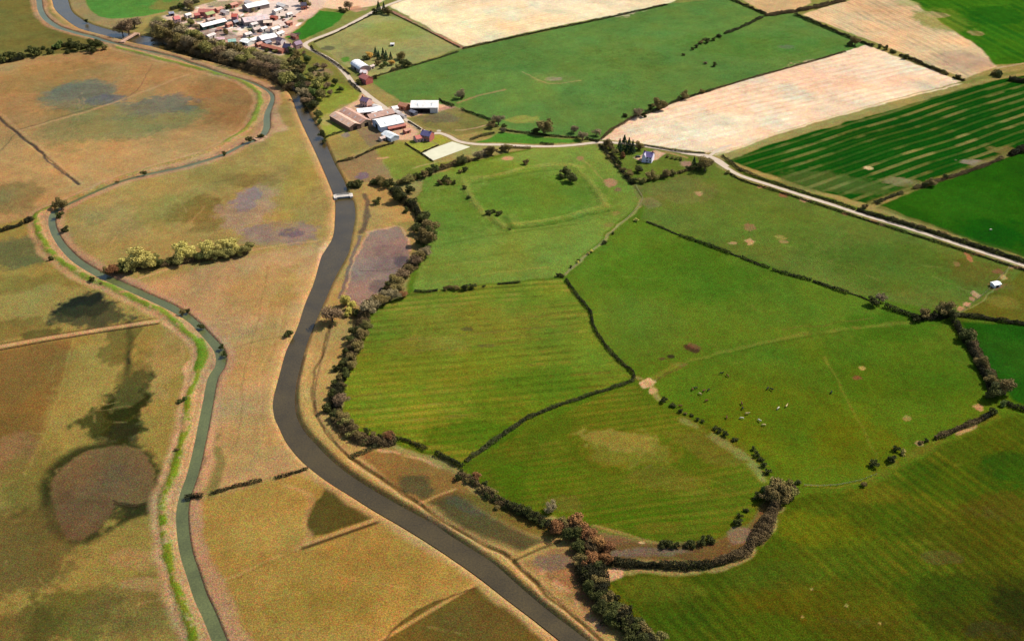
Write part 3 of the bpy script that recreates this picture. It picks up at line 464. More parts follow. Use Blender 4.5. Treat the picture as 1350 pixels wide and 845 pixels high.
# ---------------------------------------------------------------- water, lane, arena
def watermat(name, col, rough=.12):
    m, nt, b = newmat(name, rough, .42)
    tc = N(nt, 'ShaderNodeTexCoord').outputs['Object']; f = noise_fac(nt, tc, .05, 4, .6); c = lin(col)
    out = mixc(nt, f, tuple(c * .8), tuple(c * 1.15)); g = noise_fac(nt, tc, 1.0, 4, .8, .35, .65)
    nt.links.new(mixc(nt, .8, out, mixc(nt, g, (.62, .64, .66), (1.38, 1.34, 1.3)), 'MULTIPLY'), b.inputs[0])
    bp = N(nt, 'ShaderNodeBump'); bp.inputs['Strength'].default_value = .3; bp.inputs['Distance'].default_value = .1
    nt.links.new(g, bp.inputs['Height']); nt.links.new(bp.outputs[0], b.inputs['Normal']); return m
WR, WS = watermat('river_water', (84,70,34), .22), watermat('stream_water', (104,110,62), .3)
def strip(name, A, B, z, mat):
    v = [(x, y, z) for x, y in A] + [(x, y, z) for x, y in B]; n = len(A)
    return mesh(name, v, [(i, i + n, i + n + 1, i + 1) for i in range(n - 1)], mat)
def offs(pts, d):
    out = []
    for i, (x, y) in enumerate(pts):
        a, b_ = pts[max(i - 1, 0)], pts[min(i + 1, len(pts) - 1)]
        dx, dy = b_[0] - a[0], b_[1] - a[1]; l = math.hypot(dx, dy) or 1; dd = d[i] if isinstance(d, list) else d
        out.append((x - dy / l * dd, y + dx / l * dd))
    return out
def resamp(pts, n):
    P = np.array(pts); dl = np.r_[0, np.cumsum(np.hypot(*np.diff(P, axis=0).T))]; t_ = np.linspace(0, dl[-1], n)
    return list(zip(np.interp(t_, dl, P[:, 0]), np.interp(t_, dl, P[:, 1])))
RC = [((a[0] + b_[0]) / 2, (a[1] + b_[1]) / 2) for a, b_ in zip(RLw, RRw)]
rl = [(l[0] + (l[0] - r_[0]) * .08, l[1] + (l[1] - r_[1]) * .08) for l, r_ in zip(RLw, RRw)]
rr = [(r_[0] + (r_[0] - l[0]) * .08, r_[1] + (r_[1] - l[1]) * .08) for l, r_ in zip(RLw, RRw)]
tag(obj('river', strip('river', rl, rr, -1.0, WR)), kind='structure')
tag(obj('stream', strip('stream', offs(STw, [v * .5 + .9 for v in sw]), offs(STw, [-v * .5 - .9 for v in sw]), -.85, WS)), kind='structure')
asph = surf('lane_surface', (226,204,178), .14, .35, .9)
asph2 = surf('yard_concrete', (240,214,196), .2, .2, .9)
def lane(name, px, wd, z=.05, mat=asph):
    P = WL(px, 0, 6); tag(obj(name, strip(name, offs(P, wd / 2), offs(P, -wd / 2), z, mat)), kind='structure'); return P
lane('road', LANE, 5.0); lane('road', LANE2, 4.0, .054)
lane('road', [(403,58),(390,62),(378,60),(366,50)], 5, .058); lane('road', [(899,201),(912,203),(930,205.5),(945,211),(958,220)], 5.5, .062)
lane('track', [(934,207),(941,202),(950,196),(965,191)], 3.0, .066)
def sheet(name, px, z, mat):
    tag(obj(name, mesh(name, [tuple(W(x, y)) [:2] + (z,) for x, y in px], [tuple(range(len(px)))], mat)), kind='structure')
sheet('riding_arena', [(554,202),(596,187),(620,194),(571,212)], .05, surf('arena_sand', (240,234,200), .08, .15))
sheet('farmyard', [(470,143),(500,141),(520,150),(508,154),(478,149)], .04, asph2)
sheet('farmyard', [(350,4),(392,2),(400,12),(376,30),(352,36),(345,20)], .04, asph2)

# ---------------------------------------------------------------- vegetation meshes
def leaves(centres, normals, size, rs, elong=1.6):
    n = len(centres); r = rs.randn(n, 3); nn = normals + .8 * rs.randn(n, 3); nn /= np.linalg.norm(nn, axis=1)[:, None] + 1e-9
    a = np.cross(nn, r); a /= np.linalg.norm(a, axis=1)[:, None] + 1e-9; b_ = np.cross(nn, a)
    sz = size * (.6 + .8 * rs.rand(n))[:, None]; a = a * sz * elong * .5; b_ = b_ * sz * .5
    v = np.stack([centres - a, centres - b_ * .9, centres + a, centres + b_ * .9], 1).reshape(-1, 3)
    return v, np.arange(n * 4).reshape(n, 4)
def leafmesh(name, v, f, mat):
    me = bpy.data.meshes.new(name); me.vertices.add(len(v)); me.vertices.foreach_set('co', v.astype(np.float32).ravel())
    me.loops.add(f.size); me.polygons.add(len(f)); me.loops.foreach_set('vertex_index', f.astype(np.int32).ravel())
    me.polygons.foreach_set('loop_start', np.arange(len(f), dtype=np.int32) * 4); me.update(calc_edges=True)
    me.materials.append(mat); return me
def crown(seed, mat, n=1900, size=.1, zc=1.02, rz=.9, lobes=11, loose=.16, name='crown'):
    rs = np.random.RandomState(seed); cs, ns = [], []
    L_ = []
    for i in range(lobes):
        d = rs.randn(3); d /= np.linalg.norm(d); d *= rs.uniform(.3, .82); L_.append((d, rs.uniform(.2, .5)))
    L_.append((np.zeros(3), .55))
    per = n // len(L_)
    for d, r_ in L_:
        m_ = int(per * (r_ / .4) ** 2); u = rs.randn(m_, 3); u /= np.linalg.norm(u, axis=1)[:, None]
        rad = r_ * (1 - np.abs(rs.randn(m_)) * loose)[:, None]; cs.append(d + u * rad); ns.append(u)
    c = np.concatenate(cs); nrm = np.concatenate(ns); c[:, 2] = c[:, 2] * rz + zc; c[:, 2] = np.maximum(c[:, 2], .08)
    v, f = leaves(c, nrm, size, rs); return leafmesh(name, v, f, mat)
def tube(pts, rad, seg=5):
    V_, F_ = [], []
    for i, p in enumerate(pts):
        p = Vector(p); d = (Vector(pts[min(i + 1, len(pts) - 1)]) - Vector(pts[max(i - 1, 0)])).normalized()
        a = d.orthogonal().normalized(); b_ = d.cross(a)
        for k in range(seg): V_.append(p + (a * math.cos(2 * math.pi * k / seg) + b_ * math.sin(2 * math.pi * k / seg)) * rad[i])
    for i in range(len(pts) - 1):
        for k in range(seg): F_.append((i * seg + k, i * seg + (k + 1) % seg, (i + 1) * seg + (k + 1) % seg, (i + 1) * seg + k))
    return V_, F_
BARK = surf('bark', (120,98,78), .3, 3, .9)
def trunk(seed, n=9, h=1.9):
    rd = random.Random(seed); V_, F_ = [], []
    def add(p, r_):
        v, f = tube(p, r_); o = len(V_); V_.extend(v); F_.extend([tuple(i + o for i in q_) for q_ in f])
    add([(0, 0, -.1), (.02, .01, .4), (.0, .03, .9), (.03, 0, h - .4)], [.085, .065, .045, .012])
    for i in range(n):
        a = i * 2.4 + rd.random(); z0 = rd.uniform(.25, .8); l = rd.uniform(.5, .85)
        e = Vector((math.cos(a) * l, math.sin(a) * l, z0 + l * rd.uniform(.5, .95))); s0 = Vector((0, 0, z0)); m_ = s0.lerp(e, .5) + Vector((0, 0, -.06))
        add([s0, m_, e], [.035, .022, .006])
        for k in range(2):
            d = Vector((rd.uniform(-.3, .3), rd.uniform(-.3, .3), rd.uniform(.05, .35))); add([m_, m_ + d], [.014, .004])
    return mesh('trunk', V_, F_, BARK)
TR = [trunk(i) for i in range(3)]
M_ = dict(bare=foliage('bare_twigs', (112,98,72), (138,120,88)), brown=foliage('brown_twigs', (96,82,46), (120,102,56)), russet=foliage('russet_twigs', (116,78,46), (142,98,58)),
          purple=foliage('purple_twigs', (106,84,62), (126,102,74)), olive=foliage('olive_leaves', (102,98,48), (132,122,66)), dark=foliage('dark_leaves', (48,54,20), (76,76,30)),
          mid=foliage('mid_green_leaves', (66,82,34), (96,104,48)), willow=foliage('willow_leaves', (156,142,72), (184,168,94)), yellow=foliage('yellow_leaves', (172,160,70), (186,170,84)),
          conifer=foliage('conifer_needles', (24,48,26), (40,66,34)), gold=foliage('gold_leaves', (186,142,60), (204,160,80)))
CR, BU = {}, {}
for i, (k_, m_) in enumerate(M_.items()):
    tw = k_ in ('bare', 'purple')
    CR[k_] = [crown(100 + i * 7 + j, m_, 3000 if tw else 3600, .07 if tw else .082, loose=.38 if tw else .28, rz=(.9, 1.0, .82)[j]) for j in range(3)]
    BU[k_] = [crown(300 + i * 7 + j, m_, 1100, .125, loose=.26, zc=.55, rz=.75, lobes=7, name='bush') for j in range(3)]
def coneM(seed):
    rs = np.random.RandomState(seed); n = 1500; z = rs.rand(n) ** 1.3 * 3.4 + .25; a = rs.rand(n) * 6.283; r_ = (1 - (z - .25) / 3.5) * (.8 + .25 * rs.rand(n)) * (.85 + .15 * np.sin(z * 9))
    c = np.stack([r_ * np.cos(a), r_ * np.sin(a), z], 1); nr_ = np.stack([np.cos(a), np.sin(a), .5 + 0 * a], 1); v, f = leaves(c, nr_, .13, rs); return leafmesh('crown', v, f, M_['conifer'])
CN = [coneM(5), coneM(6)]
cnt = [0]
def copytree(root):
    r_ = root.copy(); C.objects.link(r_)
    for ch in root.children:
        c_ = ch.copy(); C.objects.link(c_); c_.parent = r_
    return r_
PROTO = {}
def plant(kind, form, px, py, rpx, label, group=None, hs=None):
    """form tree|bush|cone ; px,py = middle of the crown in the plan, rpx its radius"""
    hs = hs or {'tree': .8, 'bush': 1.0, 'cone': .9}[form]; rpx *= {'tree': 1.22, 'bush': 1.12, 'cone': 1.1}[form]
    r_ = rpx * scl(py); cnt[0] += 1; j = cnt[0] % 3; rd = random.Random(cnt[0] * 13)
    zc = {'tree': .95, 'bush': .5, 'cone': 1.5}[form] * r_ * hs; p = W(px, py, zc)
    if form == 'bush':
        o = obj('bush', BU[kind][j], None, (p.x, p.y, 0), rd.uniform(0, 6.28)); cat = 'bush'
    else:
        key = (kind, form, j)
        if key in PROTO: o = copytree(PROTO[key])
        else:
            o = empty('conifer_tree' if form == 'cone' else ('willow_tree' if kind == 'willow' else 'tree'), (0, 0, 0)); PROTO[key] = o
            obj('trunk', TR[j], o); obj('crown', CN[j % 2] if form == 'cone' else CR[kind][j], o)
        o.location = (p.x, p.y, 0); o.rotation_euler.z = rd.uniform(0, 6.28); cat = 'tree'
    sx = rd.uniform(.88, 1.15); o.scale = (r_ * sx, r_ / sx, r_ * hs * rd.uniform(.9, 1.1))
    tag(o, label, cat, group); return o
ADJ = dict(bare='greyish', brown='brown', russet='russet', purple='purplish', olive='olive', dark='dark green', mid='green', willow='straw coloured', yellow='yellow', conifer='dark', gold='golden')
def row(items, tmpl, group):
    """items (kind, form, px, py, r); tmpl holds {o} ordinal, {a} colour and {f} form"""
    if 'from the left' in tmpl or 'ightwards' in tmpl: items = sorted(items, key=lambda q_: q_[2])
    if 'bottom frame edge' in tmpl: items = sorted(items, key=lambda q_: q_[3])
    for i, (k_, fo, x, y, r_) in enumerate(items):
        f = {'tree': 'tree', 'bush': 'bush', 'cone': 'conifer'}[fo]
        plant(k_, fo, x, y, r_, tmpl.format(o=ORD[i], a=ADJ[k_], f=f), group)

def hedge(px, wd, ht, kind, label, name='hedge', dens=44, group='field hedges', leaf=.42):
    """one continuous hedge: leaf faces filling a ragged cross-section along the line"""
    P = np.array(WL(px, ht * .4)); cnt[0] += 1; rs = np.random.RandomState(cnt[0] * 5)
    dl = np.r_[0, np.cumsum(np.hypot(*np.diff(P, axis=0).T))]; n = int(dl[-1] * dens * max(1, wd * ht / 5)); n = min(n, 26000)
    t_ = rs.rand(n) * dl[-1]; x = np.interp(t_, dl, P[:, 0]); y = np.interp(t_, dl, P[:, 1]); dx = np.interp(t_ + 1, dl, P[:, 0]) - np.interp(t_ - 1, dl, P[:, 0]); dy = np.interp(t_ + 1, dl, P[:, 1]) - np.interp(t_ - 1, dl, P[:, 1])
    l = np.hypot(dx, dy) + 1e-6; nx, ny = -dy / l, dx / l; sd_ = rs.randint(1000)
    g = vnoise(t_, t_ * 0, 4.5, sd_) * .6 + vnoise(t_, t_ * 0, 1.7, sd_ + 1) * .4; hh = ht * (.3 + 1.25 * g); ww = wd * (.5 + .85 * vnoise(t_, t_ * 0, 5, sd_ + 2))
    a = rs.rand(n) * math.pi; rr_ = np.sqrt(rs.uniform(.08, 1, n)); u, z = np.cos(a) * rr_ * ww / 2, np.abs(np.sin(a)) ** .7 * rr_ * hh
    c = np.stack([x + nx * u, y + ny * u, z + .1], 1); nrm = np.stack([nx * np.cos(a), ny * np.cos(a), np.sin(a)], 1)
    o0 = c[0].copy(); o0[2] = 0; v, f = leaves(c - o0, nrm, leaf, rs, 1.3)
    o = obj(name, leafmesh(name, v, f, HM[kind]), None, tuple(o0)); tag(o, label, 'hedge', group); return o
HM = {}
for k_, (a, b_) in dict(dark=((34,36,18),(60,56,30)), brown=((90,74,50),(118,98,62)), mid=((56,60,32),(84,82,48)), pale=((150,134,84),(176,156,100)), black=((30,34,18),(54,54,28))).items():
    m, nt, b = newmat('hedge_' + k_, .8, .1); tc = N(nt, 'ShaderNodeTexCoord').outputs['Object']
    f = noise_fac(nt, tc, .3, 4, .6, .38, .62); c = mixc(nt, f, tuple(lin(a, K * .7)), tuple(lin(b_, K * .7))); g = noise_fac(nt, tc, 3, 2, .6, .3, .7)
    nt.links.new(mixc(nt, .6, c, mixc(nt, g, (.5, .5, .5), (1.5, 1.45, 1.35)), 'MULTIPLY'), b.inputs[0]); HM[k_] = m

# ---------------------------------------------------------------- hedges
HD = [
 ([(975,222),(1000,234),(1050,250.5),(1100,266),(1128,276)],3,2,'dark','low dark hedge on the upper side of the lane below the striped crop'),
 ([(1130,276),(1160,285),(1200,296.5),(1270,318.5),(1350,344),(1420,366)],5,2.8,'dark','thick dark hedge on the upper side of the lane below the emerald field'),
 ([(958,226),(977,237),(1016,249.5),(1060,263),(1130,286)],2,1.5,'black','clipped hedge on the lower side of the lane opposite the striped crop'),
 ([(1130,286),(1200,308),(1275,331.5),(1320,346),(1420,378)],2,1.5,'black','clipped hedge on the lower side of the lane opposite the emerald field'),
 ([(952,205),(965,215),(978,226)],2.5,2,'black','short hedge beside the lane where the track leaves to the pale ploughed field'),
 ([(1152,267),(1175,259),(1190,254)],3.5,2,'mid','low scrubby hedge at the lane end of the line between striped and emerald crops'),
 ([(1205,248),(1222,242),(1250,234),(1275,226),(1300,217),(1322,208)],4,2.4,'brown','broken brown hedge between the striped crop and the emerald field'),
 ([(1332,203),(1345,198),(1380,186)],8,4.5,'dark','tall dark hedge clump at the frame edge between striped and emerald crops'),
 ([(852,292),(865,297),(880,303)],1.8,1.2,'mid','faint low hedge stub nearest the fence bend in the middle pastures'),
 ([(896,310),(920,318),(945,327),(963,334)],3,2,'black','dark hedge length between the two middle pastures, nearest the cottage'),
 ([(978,339),(995,346),(1003,349),(1015,353)],2.8,1.8,'dark','dark hedge length with a small gap each side in the middle pastures'),
 ([(1018,355),(1050,364),(1070,369)],3,2,'black','straight dark hedge length above the bare soil strip in the middle pastures'),
 ([(1072,370),(1095,378),(1118,386)],3.2,2.2,'black','dark hedge length just left of the lone spreading tree on the pasture line'),
 ([(1166,403),(1180,408),(1195,413),(1210,419)],4,2.6,'dark','dark hedge length just right of the lone spreading tree on the pasture line'),
 ([(880,303),(888,307),(896,310)],1.4,.9,'mid','faint grassy hedge gap between the stub and the first dark length in the middle pastures'),
 ([(963,334),(970,337),(978,339)],1.4,.9,'mid','faint low hedge joining the first and second dark lengths in the middle pastures'),
 ([(1118,386),(1132,390),(1146,396)],1.4,.9,'mid','faint low hedge reaching the lone spreading tree from the left'),
 ([(1262,414),(1290,417),(1320,422),(1350,426),(1400,430)],4.5,2.8,'dark','long dark hedge running to the right frame edge above the small emerald field'),
 ([(1259,424),(1266,436),(1275,450),(1284,466),(1292,482),(1300,498),(1310,514)],5,3.4,'dark','tall dark hedge down the left edge of the small emerald field'),
 ([(1322,528),(1336,535),(1352,540),(1380,548)],4,2.6,'dark','hedge running right from the big dark corner bush below the emerald field'),
 ([(1308,543),(1295,551)],4.5,3,'black','round dark hedge end below the bare soil patch near the corner bush'),
 ([(1295,551),(1285,555),(1270,562),(1250,570),(1233,577)],4,2.6,'brown','brown and dark hedge between lowest pasture and the cattle pasture'),
 ([(746,368),(760,388),(772,402),(779,412),(781,425),(788,440)],2.4,2,'black','upper half of the winding dark hedge left of the cattle pasture'),
 ([(788,440),(797,453),(808,466),(820,478),(834,490),(836,498)],2.4,2,'dark','lower half of the winding dark hedge ending at the bare soil gateway'),
 ([(836,500),(815,508),(790,516),(765,524),(740,532)],2.8,2,'mid','thin hedge running left from the bare soil gateway'),
 ([(740,532),(715,542),(695,550),(678,562),(655,578),(635,592),(614,607)],3.4,2.2,'mid','bushy hedge between the oval paddock and the banded pasture'),
 ([(520,577),(535,580),(550,586),(562,592)],3.2,2.2,'dark','hedge running right from the arm of the tree belt at the pasture foot'),
 ([(574,597),(590,604),(602,611),(611,614)],3.6,2.6,'black','short dark hedge at the lower tip of the banded pasture'),
 ([(518,580),(500,586),(480,595),(462,602)],3,2,'mid','hedge arm crossing the flood strip towards the river bank'),
 ([(278,650),(300,643),(325,637),(345,632)],3.0,1.8,'dark','long dark hedge across the meadow between stream and river'),
 ([(362,630),(380,625),(406,617)],2.8,1.6,'dark','short hedge on the meadow ending near the river bank'),
 ([(243,655),(255,653),(267,654)],4,2.4,'dark','rounded dark hedge crossing the bank beside the narrow stream'),
 ([(-10,306),(10,301),(30,294)],4.5,3,'black','dark hedge at the left frame edge leading to the stream bend'),
 ([(33,292),(42,287)],6,4,'dark','thick hedge end beside the green strip at the stream bend'),
 ([(546,383),(560,384),(577,382)],3,1.8,'black','left dark length of the broken hedge across the pasture below the earthworks'),
 ([(656,374),(670,373),(686,372)],2.6,1.6,'black','right dark length of the broken hedge across the pasture below the earthworks'),
 ([(800,740),(820,741),(850,743),(875,744)],5,4.2,'dark','left length of the tall hedge along the brown marsh hollow'),
 ([(875,744),(900,745),(925,744),(938,742)],5,3.6,'dark','middle length of the tall hedge along the brown marsh hollow'),
 ([(938,742),(955,737),(972,731),(985,724)],5.5,4,'brown','brown topped hedge length at the bend of the marsh hollow'),
 ([(985,722),(998,708),(1008,694),(1016,678),(1022,664)],7,5.2,'brown','tall brown hedge climbing from marsh hollow to the spreading brown tree'),
 ([(790,190),(800,202),(812,216),(822,228),(834,243)],3,2,'black','dark hedge down the left side of the cottage garden'),
 ([(804,202),(812,210),(820,218)],3,2.4,'dark','second dark hedge just inside the left side of the cottage garden'),
 ([(842,190),(870,195),(900,200),(930,202)],1.8,1.4,'mid','thin hedge between cottage garden and the pale ploughed field'),
 ([(845,241),(858,236),(872,233),(890,229),(905,225),(918,221)],2.6,1.8,'brown','low hedge along the lower side of the cottage garden'),
 ([(793,183),(805,172),(820,163),(835,154)],3,2,'brown','brown hedge at the lane end of the pale ploughed field'),
 ([(835,154),(860,147),(885,136),(910,127),(940,118)],3.4,2.2,'mid','hedge length with bushes along the top of the pale ploughed field'),
 ([(940,118),(980,106),(1030,92),(1080,78),(1115,68)],2.4,1.6,'brown','thin far hedge length along the top of the pale ploughed field'),
 ([(1048,19),(1075,30),(1105,43),(1130,53),(1152,61)],4,3,'dark','dark hedge from the crossing to the corner of the pale ploughed field'),
 ([(1174,67),(1180,69)],4,2.6,'dark','tiny dark hedge stub between bushes above the pale ploughed field'),
 ([(1186,72),(1205,79),(1225,88),(1250,98)],4.4,3,'dark','long dark hedge between the two pale ploughed fields'),
 ([(1256,101),(1272,106)],4,2.6,'black','short dark hedge end at the far corner between pale fields'),
 ([(960,-3),(985,8),(1008,18)],4,2.8,'dark','dark hedge left of the small tan field at the top edge'),
 ([(1008,20),(1030,17),(1050,14),(1080,8),(1113,0)],7,3.6,'brown','broad brown hedge from the crossing to the top edge'),
 ([(1005,22),(985,32),(967,40),(955,44)],4,2.6,'mid','hedge running down left from the hedge crossing in the far green field'),
 ([(1330,104),(1350,107),(1380,112)],7,4,'black','black hedge clump at the right frame edge above the striped crop'),
 ([(610,64),(660,53),(720,40),(780,28),(830,17),(880,6)],3,2,'dark','long straight dark hedge under the palest field at the top'),
 ([(488,103),(520,93),(560,82),(604,68)],2.6,1.8,'mid','thin hedge between the far green field and the house paddock'),
 ([(508,13),(530,24),(560,39),(606,63)],1.8,1.2,'brown','thin brown hedge beside the pink track of the house paddock'),
 ([(410,60),(413,66),(425,73),(440,82),(452,91),(461,98)],2.6,2,'black','curved black hedge along the lane beside the house paddock'),
 ([(414,56),(440,45),(470,30),(490,20)],1.8,1.3,'dark','straight low hedge under the lane leaving the village'),
 ([(460,106),(468,114),(476,121)],2.6,2,'black','hedge on the river side of the lane above the farm'),
 ([(579,131),(588,136),(598,140)],3.4,2.4,'dark','dark hedge beside the big white barn end'),
 ([(608,144),(625,150),(648,158)],3,2,'black','dark straight hedge running right from the farm to the brown trees'),
 ([(664,171),(685,174),(712,177),(740,180),(765,181)],3,2,'dark','dark hedge above the thin bright green strip by the lane'),
 ([(772,182),(780,184),(790,186)],3.6,2.6,'dark','short dark hedge at the corner of the pale ploughed field by the lane'),
 ([(620,184),(635,179),(652,175)],3,2,'mid','low hedge at the left tip of the bright green strip'),
 ([(664,193.5),(680,194.5),(700,195)],2.6,1.8,'brown','brown hedge on the lower lane side near the arena'),
 ([(712,188.5),(722,190),(730,190)],3,1.8,'dark','short dark hedge above the lane near the big brown tree shadow'),
 ([(560,230),(590,221),(620,212),(645,204)],2.6,1.8,'brown','hedge line running from bushes up towards the arena'),
 ([(444,213),(455,211),(466,209)],3,2.2,'black','black hedge stub on the river bank below the long barns'),
 ([(468,208),(485,200),(500,194),(520,188)],2.4,1.6,'dark','hedge between the garden plots below the farm'),
 ([(430,181),(440,177),(452,173)],2.6,1.8,'mid','short hedge at the river below the farm grass plot'),
 ([(534,189),(545,196),(556,203),(571,213)],1.4,1.2,'dark','thin dark hedge on the lower left side of the arena and lawn'),
 ([(555,202),(568,196),(578,191)],1.4,1.2,'dark','thin hedge between the lawn and the arena'),
 ([(538,160),(548,166),(555,171)],1.6,1.2,'dark','thin hedge beside the farm drive above the farmhouse'),
 ([(0,82),(12,80),(24,77),(31,76)],6,4,'black','dark hedge at the left frame edge of the upper meadow'),
 ([(68,64),(85,60),(105,61),(120,62)],5,3.6,'dark','longest dark hedge of the upper left meadow line'),
 ([(225,12),(245,6),(262,1)],7,4,'mid','leafy hedge above the red house at the village edge'),
]
for px, wd, ht, k_, lab in HD: hedge(px, wd, ht, k_, lab)

TH = [
 ([(520,248),(530,262),(545,272),(556,290),(561,305),(558,318)],8,4,'dark','dark thicket under the tree clumps below the footbridge'),
 ([(562,328),(550,340),(540,352),(525,366),(515,382),(505,394)],9,4,'brown','brown thicket under the belt along the mauve reed field'),
 ([(492,398),(482,408),(478,424),(472,440),(467,455),(460,470)],8,4.5,'brown','brown thicket under the upper belt left of the banded pasture'),
 ([(460,470),(456,485),(450,498),(446,512),(441,526),(443,540)],7,4,'dark','dark thicket under the lower belt left of the banded pasture'),
 ([(443,540),(448,553),(460,566),(475,577),(490,580),(505,582),(520,578)],8,4.2,'brown','brown thicket under the trees at the belt corner of the banded pasture'),
 ([(603,624),(618,630),(634,642),(650,654),(666,664)],5,2.6,'brown','low brown thicket at the upper left edge of the oval paddock'),
 ([(666,664),(685,672),(705,682),(722,690),(740,692)],6,3.4,'dark','dark thicket at the lower left edge of the oval paddock'),
 ([(742,694),(760,700),(776,712),(784,728),(782,745)],12,5,'brown','russet brown thicket where belt and marsh hollow meet'),
 ([(776,742),(782,758),(788,774),(800,792),(812,806)],12,5.5,'dark','dark thicket in the middle of the belt at the bottom of the picture'),
 ([(812,806),(826,820),(840,834),(856,850),(872,868)],15,6,'dark','darkest broad thicket at the bottom end of the belt'),
 ([(1008,648),(1020,652),(1035,650),(1046,642)],10,4.5,'brown','brown thicket inside the spreading clump above the marsh hollow'),
 ([(203,50),(225,56),(250,64),(280,74),(305,81)],14,6,'brown','thicket under the upstream half of the belt between village and river'),
 ([(305,81),(335,90),(355,98),(372,106),(384,116)],14,6,'brown','thicket under the downstream half of the belt between village and river'),
 ([(386,88),(394,104),(400,118),(408,130),(412,142)],12,5,'mid','leafy thicket at the river corner below the village'),
 ([(525,240),(545,236),(560,230),(580,221),(600,214)],4.5,2.6,'brown','thicket strip climbing from the footbridge towards the arena'),
 ([(150,357),(175,354),(200,350),(225,347)],6,3,'brown','undergrowth below the left half of the pale willow row'),
 ([(225,347),(255,343),(285,338),(322,332)],6,3,'brown','undergrowth below the right half of the pale willow row'),
 ([(1276,440),(1284,456),(1296,476),(1306,496),(1314,516)],7,3.5,'brown','brown thicket beside the tall hedge of the small emerald field'),
 ([(1204,418),(1222,418),(1240,417),(1256,414)],6,3.2,'dark','dark thicket at the hedge meeting left of the pale fence'),
]
for px, wd, ht, k_, lab in TH: tag(hedge(px, wd, ht, k_, lab, 'thicket', 30, 'thickets under the tree belts', .5), cat='thicket')

# ---------------------------------------------------------------- rows of bushes and trees
T, B_, CO = 'tree', 'bush', 'cone'
row([('dark',B_,494,240,7),('brown',T,503,238,7),('dark',B_,513,243,8),('mid',B_,519,249,5),('dark',T,525,257,10),('dark',B_,540,250,7),('dark',B_,543,266,8),('dark',B_,535,278,5),('dark',B_,550,277,6),('dark',T,558,288,10),('brown',T,563,298,11),('dark',T,553,300,9),('brown',T,560,312,12),('dark',T,566,306,9),('dark',B_,552,318,6)],
    '{a} {f}, {o} down the clump line between the footbridge and green pasture', 'trees below the footbridge')
row([('bare',T,560,332,9),('brown',T,552,338,9),('purple',T,546,345,9),('dark',B_,540,352,7),('brown',T,537,356,9),('purple',T,528,362,10),('brown',T,520,370,10),('dark',B_,510,380,8),('brown',T,524,380,9),('russet',T,530,388,6),('bare',T,514,388,10),('brown',T,506,395,9)],
    '{a} {f}, {o} down the brown belt along the mauve reed field', 'brown trees along the reed field')
row([('purple',T,437,412,15),('yellow',T,456,396,8),('yellow',T,460,410,7),('yellow',T,463,401,7)],
    '{a} {f}, {o} of the four by the river ditch, counted from the river', 'trees by the river ditch')
row([('bare',T,484,404,14),('brown',T,497,398,10),('dark',B_,470,412,8),('dark',B_,480,420,6),('olive',T,484,428,8),('dark',T,468,436,8),('brown',T,475,440,9),('dark',T,463,448,8),('brown',T,470,456,9),('dark',B_,458,464,7),('brown',T,464,470,8),('dark',T,452,478,7),('brown',T,462,482,7),('dark',B_,443,486,6),('dark',T,456,492,7),('brown',B_,448,498,6),('dark',B_,442,507,7),('brown',T,451,508,6),('dark',T,440,518,7),('dark',B_,449,522,6)],
    '{a} {f}, {o} down the belt left of the banded pasture', 'belt along the banded pasture')
row([('purple',T,447,527,12),('dark',B_,433,538,9),('dark',T,441,545,8),('brown',T,449,548,9),('olive',T,456,556,8),('dark',B_,450,560,7),('brown',T,464,562,8),('olive',B_,462,572,8),('brown',T,472,575,7),('mid',B_,479,582,5),('dark',B_,484,570,6),('brown',B_,492,572,6),('dark',B_,488,583,5),('dark',B_,502,576,6),('russet',T,513,574,8),('dark',B_,520,580,6)],
    '{a} {f}, {o} round the belt corner at the foot of the banded pasture', 'belt corner of the banded pasture')
row([('dark',B_,605,629,6),('dark',B_,608,621,3.5),('brown',B_,618,632,6),('russet',T,628,627,6),('dark',B_,624,637,5),('dark',B_,638,637,5),('brown',B_,633,645,6),('dark',B_,642,652,6),('brown',T,650,648,6),('dark',B_,652,658,6),('dark',B_,662,658,5),('brown',B_,656,668,5),('dark',B_,667,668,6),('dark',B_,678,668,7),('black' if 0 else 'dark',B_,688,674,8),('dark',T,698,676,8),('dark',B_,706,684,8),('dark',B_,716,688,7)],
    '{a} {f}, {o} rightwards along the lower edge of the oval paddock', 'bushes under the oval paddock')
row([('bare',T,728,668,9),('russet',T,733,694,11),('brown',T,744,690,9),('dark',T,755,704,11),('russet',T,762,688,12),('russet',T,775,702,11),('dark',T,764,718,10),('russet',T,788,716,11),('russet',T,800,722,10),('russet',T,778,738,12),('brown',T,768,738,10),('dark',T,786,750,10),('russet',T,797,736,9),('dark',T,772,756,10),('brown',T,786,766,10),('dark',T,778,776,10),('dark',T,792,784,11),('brown',T,803,790,11),('dark',T,796,800,12),('dark',T,812,802,12),('brown',T,822,808,11),('dark',T,808,815,12),('dark',T,826,822,12),('dark',T,840,826,12),('brown',T,850,832,12),('dark',T,832,838,13),('dark',T,848,846,13),('olive',T,868,842,11),('dark',T,866,856,13)],
    '{a} {f}, {o} down the dense belt from oval paddock to bottom frame edge', 'dense belt at the bottom')
row([('dark',B_,874,716,7),('dark',B_,884,718,7),('dark',B_,892,719,5),('brown',B_,906,717,6),('dark',B_,913,718,7),('dark',B_,926,714,7),('dark',B_,937,711,7)],
    '{a} {f}, {o} from the left on the upper bank of the brown marsh hollow', 'bushes on the marsh hollow bank')
row([('dark',B_,971,688,7),('dark',B_,975,680,4),('dark',B_,984,672,4),('dark',B_,998,655,7)],
    '{a} {f}, {o} climbing the right edge of the oval paddock', 'bushes right of the oval paddock')
